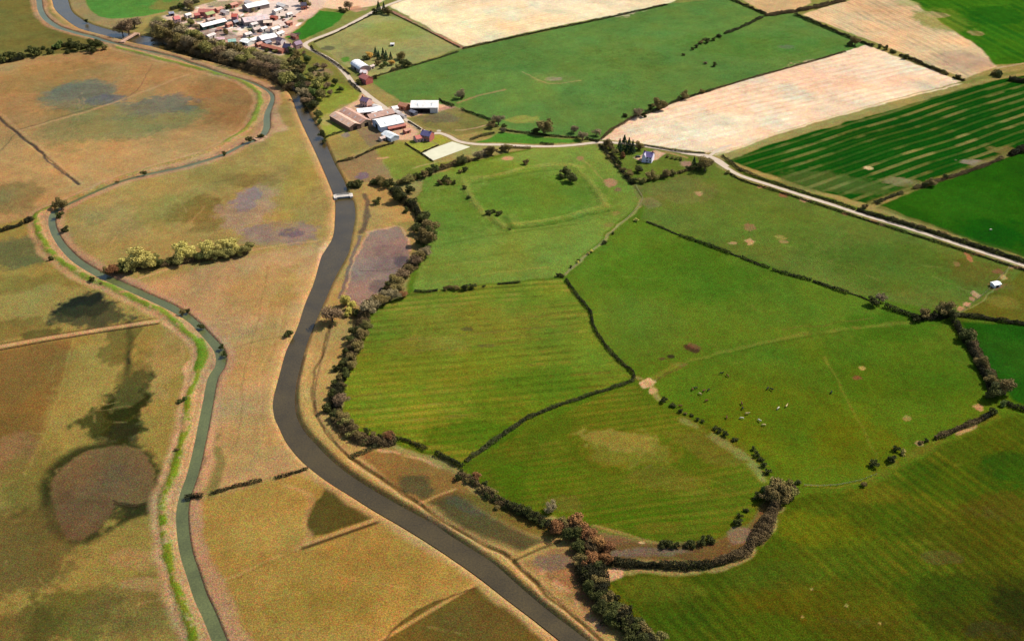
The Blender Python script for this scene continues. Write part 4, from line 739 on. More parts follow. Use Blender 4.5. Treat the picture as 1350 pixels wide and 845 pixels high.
row([('brown',T,1030,642,17),('brown',T,1016,650,12),('mid',B_,1010,646,9),('olive',T,1041,646,11),('dark',B_,1052,635,5),('brown',T,1022,656,11)],
    '{a} {f}, {o} in the clump where the marsh hollow meets the cattle pasture', 'clump above the marsh hollow')
row([('dark',B_,875,527,5),('dark',B_,887,534,4.5),('dark',B_,897,541,4),('brown',B_,904,545,3),('dark',B_,912,547,3),('dark',B_,920,552,3.6),('dark',B_,926,555,3),('dark',B_,943,564,4.2),('dark',B_,949,568,5),('dark',B_,956,572,4.5),('dark',B_,969,579,4.5),('dark',B_,993,592,4),('dark',B_,998,599,5),('dark',B_,1003,605,4.5),('dark',B_,1007,612,5),('dark',B_,1012,622,5)],
    '{a} {f}, {o} from the soil gateway on the line above the oval paddock', 'bushes above the oval paddock')
row([('dark',T,1151,397,7),('bare',T,1160,392,8)], '{a} {f}, {o} of the lone pair on the line between the two middle pastures', 'lone pair of trees')
row([('dark',B_,1208,420,7),('brown',T,1218,413,8),('dark',B_,1230,415,6),('dark',B_,1241,414,7),('brown',T,1249,407,11),('dark',T,1256,415,8)],
    '{a} {f}, {o} from the left at the hedge meeting left of the pale fence', 'trees at the hedge meeting')
row([('dark',T,1275,440,10),('brown',B_,1284,438,6),('dark',B_,1278,453,6),('yellow',B_,1280,449,3.5),('yellow',B_,1286,457,4),('brown',T,1296,478,8),('dark',T,1303,492,7),('brown',T,1308,502,8),('dark',T,1312,514,12),('brown',T,1328,510,13),('dark',B_,1305,520,7),('mid',B_,1322,532,6)],
    '{a} {f}, {o} down the tall hedge left of the small emerald field', 'trees of the tall pasture hedge')
row([('dark',B_,1310,543,6),('brown',B_,1214,583,4),('dark',B_,1222,580,4),('dark',B_,1181,592,5),('pale' if 0 else 'willow',B_,1190,596,5),('dark',B_,1174,605,7),('dark',B_,1152,611,7),('brown',B_,1139,638,5)],
    '{a} {f}, {o} down left from the big corner bush above the lowest pasture', 'bushes above the lowest pasture')
row([('dark',T,745,226,7),('dark',T,752,233,8),('dark',T,740,232,4)], '{a} {f}, {o} of the clump standing alone in the earthworks pasture', 'clump in the earthworks pasture')
row([('dark',B_,645,281,5.5),('dark',B_,651,279,3.5),('dark',B_,658,281,5)], '{a} {f}, {o} of the three on the lower left corner of the earthworks', 'bushes on the earthworks corner')
row([('brown',B_,580,241,5),('dark',B_,587,237,6),('brown',B_,592,240,5),('dark',B_,598,241,4),('brown',B_,606,226,4),('dark',B_,613,223,5),('dark',B_,613,248,4),('mid',B_,617,260,3.5),('brown',B_,694,214,5),('dark',B_,672,302,2)],
    '{a} {f}, {o} counted rightwards over the upper earthworks pasture', 'bushes over the earthworks')
row([('brown',B_,528,240,6),('olive',T,537,235,7),('brown',B_,543,236,5),('dark',B_,551,233,6),('brown',T,559,229,6),('dark',B_,568,227,7),('mid',B_,575,222,6),('brown',B_,585,219,5),('brown',B_,601,215,5),('dark',T,608,210,7),('brown',B_,616,210,6),('bare',T,632,204,7),('bare',B_,640,201,6),('brown',T,648,199,7),('brown',B_,662,197,5),('brown',T,670,195,6)],
    '{a} {f}, {o} along the hedge line climbing from the footbridge past the arena', 'bushes past the arena')
row([('dark',B_,465,243,8),('dark',B_,474,243,7),('dark',B_,497,266,6)], '{a} {f}, {o} of three close right of the footbridge', 'bushes by the footbridge')
row([('bare',T,246,5,7),('mid',B_,238,8,5),('brown',T,252,9,5),('dark',B_,300,10,4),('bare',T,334,12,4),('dark',B_,341,40,3),('mid',B_,330,41,3.5),('brown',T,298,42,4),('dark',T,286,30,3.5),('olive',T,251,30,5),('brown',B_,243,26,4),('bare',T,258,36,5),('olive',B_,362,68,4),('dark',B_,352,66,4),('mid',T,384,66,5),('dark',B_,372,24,3)],
    '{a} {f}, {o} from the left among the village yards and buildings', 'trees among the village yards')
row([('brown',B_,588,380,4),('brown',B_,595,379,5),('brown',B_,602,379,5),('dark',B_,612,379,6),('dark',B_,622,378,5.5),('dark',B_,638,377,2.4),('dark',B_,530,383,4)], '{a} {f}, {o} in the middle of the broken hedge below the earthworks', 'bushes of the broken hedge')
row([('dark',B_,736,363,3.5),('dark',B_,741,363,3.5),('dark',B_,753,352,2.4),('dark',B_,763,344,2.4),('yellow',B_,762,346,2.6),('yellow',B_,776,334,3),('yellow',B_,780,331,3),('dark',B_,797,319,4.2),('dark',B_,808,308,2.4),('willow',B_,839,290,3.6)],
    '{a} {f}, {o} up the pale fence line from its foot to the bend', 'bushes on the pale fence line')
row([('russet',T,148,354,9),('dark',T,158,352,8),('brown',T,140,357,6),('willow',T,168,346,11),('willow',T,181,341,15),('willow',T,193,343,12),('olive',T,172,352,9),('dark',T,209,346,8),('olive',T,205,340,7),('dark',B_,222,346,6),('dark',B_,230,343,6),('willow',T,238,332,12),('willow',T,248,334,11),('olive',T,236,342,9),('dark',T,261,338,8),('willow',T,272,328,11),('olive',T,282,336,9),('willow',T,290,326,10),('willow',T,304,322,12),('olive',T,300,333,8),('willow',T,312,330,8),('olive',T,325,328,9)],
    '{a} {f}, {o} from the left of the pale willow row on the meadow', 'pale willow row on the meadow')
row([('dark',B_,84,303,6),('dark',B_,78,284,5.5),('brown',T,79,268,8),('brown',B_,72,270,5),('dark',B_,190,229,4),('brown',B_,154,240,3),('dark',B_,296,203,4),('dark',B_,329,185,5),('dark',B_,344,179,4.5)],
    '{a} {f}, {o} up the narrow stream from the sharp left bend', 'bushes on the stream bend')
row([('dark',B_,68,341,4),('dark',B_,121,369,4.4),('brown',B_,134,374,3),('brown',B_,240,412,5),('dark',B_,247,410,4),('dark',B_,265,430,5),('dark',B_,291,458,5),('dark',B_,296,467,4.5),('dark',B_,238,528,5),('mid',B_,244,526,4.5),('brown',B_,234,593,4)],
    '{a} {f}, {o} down the stream banks from the sharp left bend', 'bushes down the stream banks')
plant('dark',B_,380,439,7,'lone dark bush at the left water edge of the river')
row([('dark',B_,3,78,8),('dark',B_,15,75,8),('dark',B_,27,73,7),('dark',T,40,67,6),('dark',B_,48,70,8),('dark',B_,57,63,4),('dark',B_,67,68,6),('mid',B_,76,61,7),('dark',B_,89,68,4.5),('dark',T,94,58,6),('dark',T,101,60,7),('dark',B_,111,61,6),('dark',T,125,59,8),('dark',B_,122,67,6),('brown',B_,137,64,4),('dark',B_,113,28,3.5)],
    '{a} {f}, {o} from the left frame edge on the upper left meadow line', 'bushes of the upper left meadow')
row([('purple',T,168,34,12),('bare',T,176,29,9),('purple',T,160,37,8)], '{a} {f}, {o} of the big rounded clump beside the river road bridge', 'clump beside the bridge')
# belt between village and river
rd = random.Random(5); it = []
base = [(207,34),(214,44),(219,36),(226,48),(230,38),(238,52),(243,43),(250,56),(254,46),(262,60),(266,52),(274,64),(279,56),(287,68),(291,60),(299,72),(303,64),(311,75),(316,67),(323,79),(328,70),(335,84),(340,75),(347,88),(352,78),(359,92),(363,83),(370,98),(374,88),(381,104)]
kk = ['bare','brown','olive','brown','purple','bare','brown','olive','brown','bare']
for i, (x, y) in enumerate(base): it.append((kk[rd.randrange(10)], T, x + rd.uniform(-2, 2), y + rd.uniform(-1, 1), rd.uniform(8.5, 11)))
row(it, '{a} {f}, {o} from the upper end of the belt between village and river', 'belt between village and river')
base = [(384,92),(390,84),(397,102),(392,114),(399,122),(405,112),(383,80),(398,90),(412,122),(408,130),(402,132),(410,100),(418,112),(424,124),(404,78),(420,98),(432,112),(392,72),(400,70),(430,100),(442,108),(418,86),(436,122),(448,118),(385,74),(412,92),(426,88)]
it = []
for i, (x, y) in enumerate(base): it.append((['bare','olive','purple','mid','brown','dark','olive'][rd.randrange(7)], T if i % 3 else B_, x, y, rd.uniform(5, 9) if i < 14 else rd.uniform(3.5, 6)))
row(it, '{a} {f}, {o} rightwards through rough ground between river and lane', 'trees between river and lane')
row([('dark',T,418,150,6),('dark',T,413,138,7),('mid',B_,421,160,5),('dark',B_,425,178,6),('dark',B_,427,186,4)], '{a} {f}, {o} down the right river bank beside the farm grass', 'trees on the farm river bank')
row([('conifer',CO,499,12,4.5),('conifer',CO,506,12,4),('brown',T,511,15,5),('dark',B_,495,16,5)], '{a} {f}, {o} of the dark group beside the lane at the top', 'group beside the upper lane')
row([('purple',T,460,7,7),('brown',B_,454,14,5),('dark',B_,449,13,4),('brown',T,404,5,6),('dark',T,398,2,6)], '{a} {f}, {o} leftwards from the lane end above the small green field', 'trees above the small green field')
row([('gold',T,487,72,5.5),('dark',B_,482,77,4),('conifer',CO,495,70,3.5),('conifer',CO,499,74,3.5),('conifer',CO,505,72,4),('conifer',CO,509,75,3.5),('conifer',CO,515,74,3),('gold',T,516,82,4.5),('dark',B_,504,88,4),('mid',B_,508,84,4),('brown',T,497,83,4),('brown',T,529,74,6),('dark',T,533,82,6),('dark',T,537,84,5),('olive',B_,524,88,5),('brown',B_,518,91,4),('dark',B_,494,102,4),('dark',B_,474,109,5)],
    '{a} {f}, {o} from the left in the garden behind the curved white barn', 'garden trees by the curved barn')
row([('bare',T,608,124,7),('dark',B_,609,128,4),('bare',T,657,158,8),('brown',T,650,163,6),('dark',B_,664,167,4),('bare',B_,664,172,5),('brown',T,718,166,11),('dark',B_,706,173,7),('bare',T,757,170,6),('bare',T,768,179,7),('bare',T,786,174,6),('dark',B_,824,152,4)],
    '{a} {f}, {o} rightwards along the lower edge of the far green field', 'trees along the far green field')
row([('dark',B_,848,152,5),('bare',T,842,147,8),('brown',T,868,137,9),('dark',B_,858,143,5),('dark',B_,895,130,4),('brown',T,903,125,6),('brown',B_,925,121,4)],
    '{a} {f}, {o} along the top hedge of the pale ploughed field from the lane', 'trees on the ploughed field hedge')
row([('brown',T,1128,54,7),('dark',B_,1121,58,5),('dark',B_,1160,62,4),('dark',B_,1168,64,4),('dark',B_,1178,68,4),('dark',B_,1193,75,5),('dark',B_,1262,102,4)], '{a} {f}, {o} along the hedge between the two pale ploughed fields', 'bushes between the ploughed fields')
row([('dark',B_,948,47,4),('dark',B_,940,52,3.5),('dark',B_,932,54,5),('brown',B_,924,56,4),('dark',B_,918,61,3.5),('dark',B_,913,65,2.5),('dark',B_,901,72,2.5),('dark',B_,942,86,4),('bare',B_,930,83,3)], '{a} {f}, {o} down left from the hedge crossing in the far green field', 'bushes in the far green field')
row([('dark',B_,1317,97,7),('brown',B_,1311,96,5),('dark',B_,1246,233,4),('brown',T,1228,240,6),('dark',B_,1218,244,5),('dark',B_,1160,266,4),('brown',B_,1140,272,5)], '{a} {f}, {o} down the right border of the striped crop', 'bushes bordering the striped crop')
# cottage garden
row([('brown',T,800,190,6),('brown',T,806,193,5),('conifer',CO,817,193,5),('conifer',CO,823,190,6),('conifer',CO,829,193,6),('conifer',CO,834,195,5),('brown',T,842,192,6),('olive',T,812,201,5),('russet',B_,822,206,5),('brown',B_,802,207,4),('dark',T,841,222,6),('brown',B_,813,218,4),('brown',T,829,228,6),('brown',B_,822,224,5),('dark',B_,834,238,6),('olive',B_,845,238,6),('brown',T,857,231,7),('olive',B_,866,234,6),('brown',T,877,229,6),('olive',B_,888,229,5),('brown',B_,898,226,4),('dark',CO,915,215,4),('dark',B_,908,222,5),('brown',T,930,216,11),('dark',B_,922,221,7),('olive',B_,880,206,3),('olive',B_,886,208,3),('olive',B_,892,209,3),('olive',B_,898,210,3),('willow',B_,960,227,4)],
    '{a} {f}, {o} from the left in the cottage garden', 'cottage garden trees')
for ob in C.objects:
    if 'label' in ob and 'dark conifer' in ob['label']: ob['label'] = ob['label'].replace('dark conifer', 'dark pointed conifer')
# ---------------------------------------------------------------- buildings
def box(V_, F_, x0, x1, y0, y1, z0, z1):
    o = len(V_); V_ += [(x0,y0,z0),(x1,y0,z0),(x1,y1,z0),(x0,y1,z0),(x0,y0,z1),(x1,y0,z1),(x1,y1,z1),(x0,y1,z1)]
    F_ += [tuple(o + i for i in f) for f in ((0,3,2,1),(4,5,6,7),(0,1,5,4),(1,2,6,5),(2,3,7,6),(3,0,4,7))]
def boxes(name, bl, mat, parent):
    V_, F_ = [], []
    for b_ in bl: box(V_, F_, *b_)
    return obj(name, mesh(name, V_, F_, mat), parent)
BM = {}
def bmat(kind, col):
    key = (kind, col)
    if key not in BM:
        if kind == 'sheet': BM[key] = surf('roof_sheeting', col, .3, .35, .6, .3, K * .66, stripes=('X', 1.2, .35))
        elif kind == 'tile': BM[key] = surf('roof_tiles', col, .3, 1.2, .9, .1, K * .72, stripes=('Y', 1.6, .3))
        elif kind == 'brick': BM[key] = surf('brick_wall', col, .22, 1.0, .9, .1, K * .7, stripes=('Z', 4, .25))
        elif kind == 'dark': BM[key] = surf('dark_opening', col, .1, 1, .8, .1)
        elif kind == 'glass':
            m, nt, b = newmat('window_glass', .1, .6); b.inputs[0].default_value = (.03, .035, .05, 1); BM[key] = m
        else: BM[key] = surf('painted_wall', col, .12, .8, .85, .15, K * .7)
    return BM[key]
def building(name, cat, label, r0, r1, wid, eave, ridge, wc, rc, rk='tile', wk='brick', doors=(), wins=0, chim=0, group=None, curved=False, mono=False, glass=False, lights=False):
    """r0, r1: ends of the ridge in the plan; wid across it, in metres"""
    a, b_ = W(*r0, ridge), W(*r1, ridge); c = (a + b_) / 2; l = (b_ - a).length / 2; ang = math.atan2(b_.y - a.y, b_.x - a.x)
    if math.cos(ang) < 0: ang += math.pi
    wid *= 1.15; root = empty(name, (c.x, c.y, 0), ang); tag(root, label, cat, group)
    h = wid / 2; l = max(l, 2); wl, wh = l - .3, h - .3
    prof = [(-wh, 0), (wh, 0), (wh, eave)] + ([(wh * math.cos(t_) , eave + (ridge - eave) * math.sin(t_)) for t_ in (math.pi * k / 8 for k in range(1, 8))] if curved else ([(-wh, ridge)] if mono else [(0, ridge - .05)])) + ([] if mono else [(-wh, eave)])
    n = len(prof); V_ = [(-wl, y, z) for y, z in prof] + [(wl, y, z) for y, z in prof]
    F_ = [tuple(range(n))[::-1], tuple(range(n, 2 * n))] + [(i, (i + 1) % n, (i + 1) % n + n, i + n) for i in range(n)]
    obj('wall', mesh('wall', V_, F_, bmat(wk, wc)), root)
    dz = (ridge - eave) / max(h, .1) * .35
    rp = [(h + .1, eave - dz * .5)] + ([(h * math.cos(t_), eave + (ridge - eave) * math.sin(t_)) for t_ in (math.pi * k / 10 for k in range(1, 10))] if curved else ([] if mono else [(0, ridge)])) + [(-h - .1, (ridge + .05) if mono else eave - dz * .5)]
    n = len(rp); V_ = []
    for x in (-l, l): V_ += [(x, y, z + .06) for y, z in rp] + [(x, y, z + .24) for y, z in rp]
    F_ = []; m2 = 2 * n
    for i in range(n - 1): F_ += [(n + i, m2 + n + i, m2 + n + i + 1, n + i + 1), (i, i + 1, m2 + i + 1, m2 + i), (i, n + i, n + i + 1, i + 1), (m2 + i, m2 + i + 1, m2 + n + i + 1, m2 + n + i)]
    F_ += [(0, m2, m2 + n, n), (n - 1, 2 * n - 1, m2 + 2 * n - 1, m2 + n - 1)]
    roof = obj('roof', mesh('roof', V_, F_, bmat(rk, rc)), root)
    dk = bmat('dark', (46,38,34)); wt = bmat('paint', (226,220,208))
    for side, u, dw, dh in doors:            # side: f front long wall (faces -y), e right gable, w left gable
        if side == 'f': bx = (u * wl - dw / 2, u * wl + dw / 2, -wh - .05, -wh + .1, 0, dh)
        elif side == 'b': bx = (u * wl - dw / 2, u * wl + dw / 2, wh - .1, wh + .05, 0, dh)
        elif side == 'e': bx = (wl - .1, wl + .05, u * wh - dw / 2, u * wh + dw / 2, 0, dh)
        else: bx = (-wl - .05, -wl + .1, u * wh - dw / 2, u * wh + dw / 2, 0, dh)
        boxes('door', [bx], dk, root)
    gl = bmat('glass', 0)
    for k in range(wins):
        u = -wl + (k + .5) * 2 * wl / wins
        for z0 in ([.9, eave - 1.5] if eave > 4.5 else [.9]):
            for sg in (-1, 1):
                ya_, yb_ = sorted((sg * (wh - .05), sg * (wh + .06))); fr = boxes('window', [(u - .7, u + .7, ya_, yb_, z0, z0 + 1.25)], wt, root)
                ya_, yb_ = sorted((sg * (wh + .04), sg * (wh + .09))); boxes('pane', [(u - .58, u + .58, ya_, yb_, z0 + .12, z0 + 1.13)], gl, fr)
    for k in range(chim):
        u = (-1, 1, 0)[k] * (wl - .6); ch = boxes('chimney', [(u - .45, u + .45, -.4, .4, ridge - .6, ridge + 1.3)], bmat('brick', (150,90,70)), roof)
    if rk == 'sheet' and not curved and not mono and l > 9:      # row of grubby skylight sheets on both slopes
        sk = bmat('sheet', (176,186,190)); nl = int(l / 4.5); V_, F2 = [], []
        for k in range(nl):
            x = -l + (k + .5) * 2 * l / nl; o_ = len(V_); s_ = (ridge - eave + dz * .5) / (h + .1)
            for sg in (-1, 1):
                q_ = len(V_); V_ += [(x - .5, sg * h * .35, ridge - s_ * h * .35 + .28), (x + .5, sg * h * .35, ridge - s_ * h * .35 + .28), (x + .5, sg * h * .75, ridge - s_ * h * .75 + .28), (x - .5, sg * h * .75, ridge - s_ * h * .75 + .28)]; obj('skylight', mesh('skylight', V_[q_:], [(0, 1, 2, 3)], sk), roof)
    return root
WHT, TAN, RED = (246,240,232), (206,168,136), (200,110,88)
# farm
building('barn','barn','tan roofed barn span nearest the river, dark wall on the river side', (441,147.5),(468,163),10,4,6.3,(120,92,76),(214,172,144),'sheet','paint',[('e',0,4,3.6)])
building('barn','barn','brown tan roofed barn span behind the one nearest the river', (454,141.5),(483,158),10,4,6.5,(206,170,130),(196,150,126),'sheet','paint',[('e',0,4,3.6)])
building('farmhouse','house','small pink walled house with purplish roof beside the lane at the farm top', (477,127.5),(487,130),7,5,7.6,(226,176,160),(128,104,128),'tile','paint',[('f',0,1,2)],3,1)
building('barn','barn','low white roofed shed between the tan barns and the lane', (470,144.5),(503,141),9,3.4,5,(200,190,180),(250,246,244),'sheet','paint',[('f',-.4,3,2.8)])
building('barn','barn','long brown roofed barn touching the big white roofed barn', (484,151.5),(517,143.5),9,4,6.6,(150,112,92),(172,132,114),'sheet','brick',[('w',0,3,3)])
building('barn','barn','largest white roofed barn in the middle of the farmyard', (495.5,159),(527,152.5),17,4.6,7.6,(206,214,226),WHT,'sheet','paint',[('w',0,5,4),('f',.5,4,3.6)])
building('shed','shed','long narrow shed with red roof below the largest white barn', (510.5,167.5),(534,162.5),4.5,2.4,3.8,(140,80,66),(196,124,108),'tile','brick',[('f',-.5,1.2,2),('f',.4,1.2,2)])
building('shed','shed','pale grey white shed at the lowest corner of the farmyard', (507.5,172.5),(521,179),8,3,4.8,(190,194,196),(226,230,228),'sheet','paint',[('f',0,3,2.4)])
building('barn','barn','wide white roofed open barn at the right end of the farm', (541.5,133.5),(578,133.5),15,5,8,(226,214,200),WHT,'sheet','paint',[('f',-.55,10,4.2),('f',.1,8,4.2)])  # front is open: wide dark panels paint its shaded inside
building('farm_building','farm building','orange roofed brick building left of the wide open barn', (527,134.5),(538,137.5),6,3.4,5.4,(206,128,92),(206,142,110),'tile','brick',[('f',0,1.6,2.2)],2,0)
building('shed','shed','small white shed between lane and orange roofed building', (516,141),(524,139.5),6,3,4.4,(220,196,180),(244,232,224),'sheet','paint',[('f',0,2,2.2)])
building('farmhouse','house','slate roofed farmhouse at the arena with red brick wing', (556.5,171.5),(569.5,174),8,5,7.8,(190,110,96),(104,100,140),'tile','brick',[('f',0,1.1,2.1)],4,2)
building('house_wing','house','low red roofed wing on the lane side of the slate farmhouse', (546.5,179.5),(557,177),6,3.2,5.2,(226,170,160),(206,124,112),'tile','brick',[('f',.3,1.1,2)],2,0)
# curved barn and house by the lane
building('barn','barn','white round topped barn above the red house beside the lane', (468.5,79),(480.5,87),10,3.4,6.6,(170,150,140),(252,250,248),'sheet','paint',[('f',0,4,3)],curved=True)
building('house','house','pink walled red house below the round topped white barn', (477,97),(487,101),8,5,7.6,(206,112,100),(196,120,112),'tile','brick',[('f',0,1,2)],3,1)
building('shed','shed','small pale shed attached between round topped barn and red house', (475,92.5),(484,93),6,2.8,4.4,(220,180,170),(240,226,224),'sheet','paint',[('f',0,2,2)])
building('field_shelter','shelter','tiny white field shelter alone in the house paddock', (514.5,57),(520,57),3.5,2,3,(210,196,180),(246,240,236),'sheet','paint',[('f',0,2,1.7)])
building('cottage','house','white gabled cottage with violet slate roof in its own garden', (849,199.5),(862,201.5),8,4.8,7.6,(236,226,236),(120,108,150),'tile','paint',[('f',-.5,1,2.1)],3,2)
# cross gable of the cottage
ct = C.objects[-1]
root = [o for o in C.objects if o.name.startswith('cottage')][0]
V_ = [(-4.2,-5.2,0),(-1.0,-5.2,0),(-1.0,-5.2,4.8),(-2.6,-5.2,7.0),(-4.2,-5.2,4.8)]; V_ = V_ + [(x, -3.4 if z < 5 else 0, z) for x, y, z in V_]
obj('porch_gable', mesh('porch_gable', V_, [(0,1,2,3,4),(0,5,6,1),(1,6,7,2),(2,7,8,3),(3,8,9,4),(4,9,5,0)], bmat('paint', (240,232,240))), root)
obj('gable_roof', mesh('gable_roof', [(-4.5,-5.5,4.55),(-2.6,-5.5,7.2),(-.7,-5.5,4.55),(-4.5,-3.5,4.55),(-2.6,.2,7.3),(-.7,-3.5,4.55),(-4.5,-5.5,4.75),(-2.6,-5.5,7.4),(-.7,-5.5,4.75),(-4.5,-3.5,4.75),(-2.6,.2,7.5),(-.7,-3.5,4.75)],
    [(0,3,4,1),(1,4,5,2),(6,7,10,9),(7,8,11,10),(0,6,9,3),(2,5,11,8),(0,1,7,6),(1,2,8,7)], bmat('tile', (206,196,214))), root)
# village
VB = [
 ('house','house','small red roofed house with white gable at the village riverside edge',(228,22.5),(236,21),7,4.6,7.2,(232,190,180),(220,130,124),'tile','paint',2,1),
 ('farm_building','farm building','red roofed building behind the long white roofed village barn',(262,12),(281,12.5),8,4,6.4,(196,110,100),(206,128,116),'tile','brick',2,0),
 ('farm_building','farm building','mossy green roofed building joined to the red farm roof',(270,17.5),(281,14.5),7,3.6,5.6,(206,140,124),(170,176,120),'tile','brick',0,0),
 ('farm_building','farm building','small red roofed block at the left end of the village farm',(255.5,18),(263,17),6,3.6,5.4,(190,110,100),(206,120,110),'tile','brick',1,0),
 ('barn','barn','long white roofed village barn nearest the river trees',(263.5,32.5),(296,24.5),9,3.8,5.8,(60,84,76),WHT,'sheet','paint',0,0),
 ('house','house','bright red roofed house right of the long white village barn',(305,18.5),(313,18.5),7,4.4,6.8,(170,120,130),(214,110,92),'tile','brick',2,1),
 ('barn','barn','large white roofed village barn touching the top frame edge',(322,6.5),(351,.5),13,4.6,7,(160,140,130),(252,250,250),'sheet','paint',0,0),
 ('barn','barn','broad beige grey roofed barn in the middle of the village',(319,24),(352,19.5),16,4.6,7.2,(180,160,150),(214,190,184),'sheet','paint',0,0),
 ('shed','shed','white roofed lean building at the right of the beige village barn',(347,27.5),(359,27),8,3.4,4.8,(190,150,130),(232,206,180),'sheet','paint',0,0),
 ('barn','barn','square white roofed barn beside the small green field',(341,48.5),(362,44),12,4.4,6.6,(210,190,180),(252,248,246),'sheet','paint',0,0),
 ('farm_building','farm building','long low terracotta roofed range above the river trees',(346,57),(374,64.5),5.5,3,4.8,(206,130,110),(222,140,112),'tile','brick',0,0),
 ('house','house','dark slate roofed house at the village lane corner',(374,57.5),(384,58.5),8,5,7.8,(196,150,140),(70,70,96),'tile','brick',3,2),
 ('house','house','mauve roofed house beside the dark slate roofed house',(387,56),(396,53.5),7,4.4,6.8,(206,160,150),(160,134,150),'tile','brick',2,1),
 ('house','house','dark roofed white house between square barn and lane corner',(366,48.5),(373,51),6,4.2,6.4,(240,226,220),(110,96,110),'tile','paint',2,1),
 ('shed','shed','pale green roofed shed among the yards above the river trees',(300,52.5),(311,51.5),8,3,4.4,(150,180,160),(150,186,168),'sheet','paint',0,0),
 ('shed','shed','white roofed shed beside the pale green roofed shed',(320,51),(331,54),9,3,4.6,(226,226,216),(246,246,238),'sheet','paint',0,0),
 ('shed','shed','small white gabled shed at the front of the green roofed shed',(309,58),(316,58),5,2.8,4,(220,226,222),(244,246,246),'sheet','paint',0,0),
 ('shed','shed','red roofed shed beside the pale yard in the upper village',(357,20.5),(365,21.5),6,3,4.4,(170,100,80),(186,100,84),'tile','brick',0,0),
 ('house','house','dark roofed house at the top right of the village yards',(396,4),(404,3.5),7,4.6,7,(206,120,90),(90,84,100),'tile','brick',2,1),
 ('shed','shed','pink roofed shed left of the white village sheds',(283,50),(296,49),7,3,4.4,(190,150,140),(220,180,180),'sheet','paint',0,0),
 ('shed','shed','grey roofed shed beside the trees left of the small red roofed house',(222,16.5),(229,15.5),5,2.6,4,(120,120,130),(150,150,166),'sheet','paint',0,0),
 ('shed','shed','small dark grey shed in the yard below the long white barn',(264,47.5),(270,47.5),5,2.6,4,(120,120,120),(120,124,130),'sheet','paint',0,0),
]
for nm, ct_, lb, a, b_, wd, ev, rg, wc, rc, rk, wk, wn, chn in VB:
    building(nm, ct_, lb, a, b_, wd, ev, rg, wc, rc, rk, wk, [('f', 0 if wn == 0 else .15, 3.2 if wn == 0 else 1.1, 2.8 if wn == 0 else 2.1)] + ([('f', -.6, 3.2, 2.8)] if wn == 0 and wd > 8 else []), wn, chn)
building('livestock_shelter','shelter','small white roofed shelter on bare soil beside the fence in the right pasture', (1308.5,373.5),(1318,371.5),4,2.0,2.7,(230,226,220),(252,252,252),'sheet','paint',[('f',0,2,1.6)])

SM = [(247,18,6,5,0),(288,10,7,5,1),(296,14,6,5,3),(277,24,8,5,2),(301,30,6,4,1),(310,27,5,4,4),(334,30,7,5,3),(338,36,8,5,2),(347,36,6,4,0),(326,43,7,5,3),(334,50,8,6,0),(341,56,6,5,1),(277,45,8,5,3),(289,56,7,5,0),(296,60,6,4,2),(321,62,5,4,1),(352,54,6,5,4),(368,42,7,5,0),(362,36,8,5,0),(371,32,6,4,2),(380,28,6,5,1),(365,12,8,5,0),(372,5,9,6,0),(381,17,6,4,3),(250,44,6,5,4),(330,2,10,6,3),(307,4,8,6,1),(388,45,6,4,1)]
CL = [((220,206,194),(238,228,218),'sheet'),((190,120,100),(206,150,128),'tile'),((200,180,160),(196,170,156),'sheet'),((206,196,186),(224,206,196),'sheet'),((110,106,108),(128,128,140),'sheet')]
rd = random.Random(8)
for i, (x, y, l_, w_, c_) in enumerate(sorted(SM)):
    wc, rc, rk = CL[c_]; dx = l_ / scl(y) / 2; sl = rd.choice((-.35, -.3, .35, -.4)); hh = rd.uniform(2.6, 3.6)
    nm_ = {0: 'white', 1: 'red', 2: 'beige', 3: 'pale pinkish', 4: 'grey'}[c_]
    building('outbuilding', 'outbuilding', f'small {nm_} roofed outbuilding, {ORD[i]} from the left in the packed village yards', (x - dx, y - dx * sl), (x + dx, y + dx * sl), w_ * 1.1, hh, hh + rd.uniform(1.2, 1.9), wc, rc, rk, 'paint' if c_ != 1 else 'brick', [('f', rd.uniform(-.4, .4), 2, 2.1)], group='village outbuildings')
SM2 = [(493,148,5,4,3),(506,152,5,4,1),(497,139,6,4,0),(512,146,5,4,2),(523,146,6,4,0),(530,150,6,3.5,3),(545,146,5,4,4),(521,161,6,4,0),(504,180,5,4,2),(536,170,5,4,1),(480,92,5,4,1),(490,86,4,3,2)]
for i, (x, y, l_, w_, c_) in enumerate(sorted(SM2)):
    wc, rc, rk = CL[c_]; dx = l_ / scl(y) / 2; sl = rd.choice((-.35, .4)); hh = rd.uniform(2.2, 2.8)
    nm_ = {0: 'white', 1: 'red', 2: 'beige', 3: 'pale pinkish', 4: 'grey'}[c_]
    building('outbuilding', 'outbuilding', f'small {nm_} roofed outbuilding, {ORD[i]} from the left around the farm by the river', (x - dx, y - dx * sl), (x + dx, y + dx * sl), w_, hh, hh + 1.1, wc, rc, rk, 'paint' if c_ != 1 else 'brick', [('f', 0, 1.6, 1.9)], group='farm outbuildings')
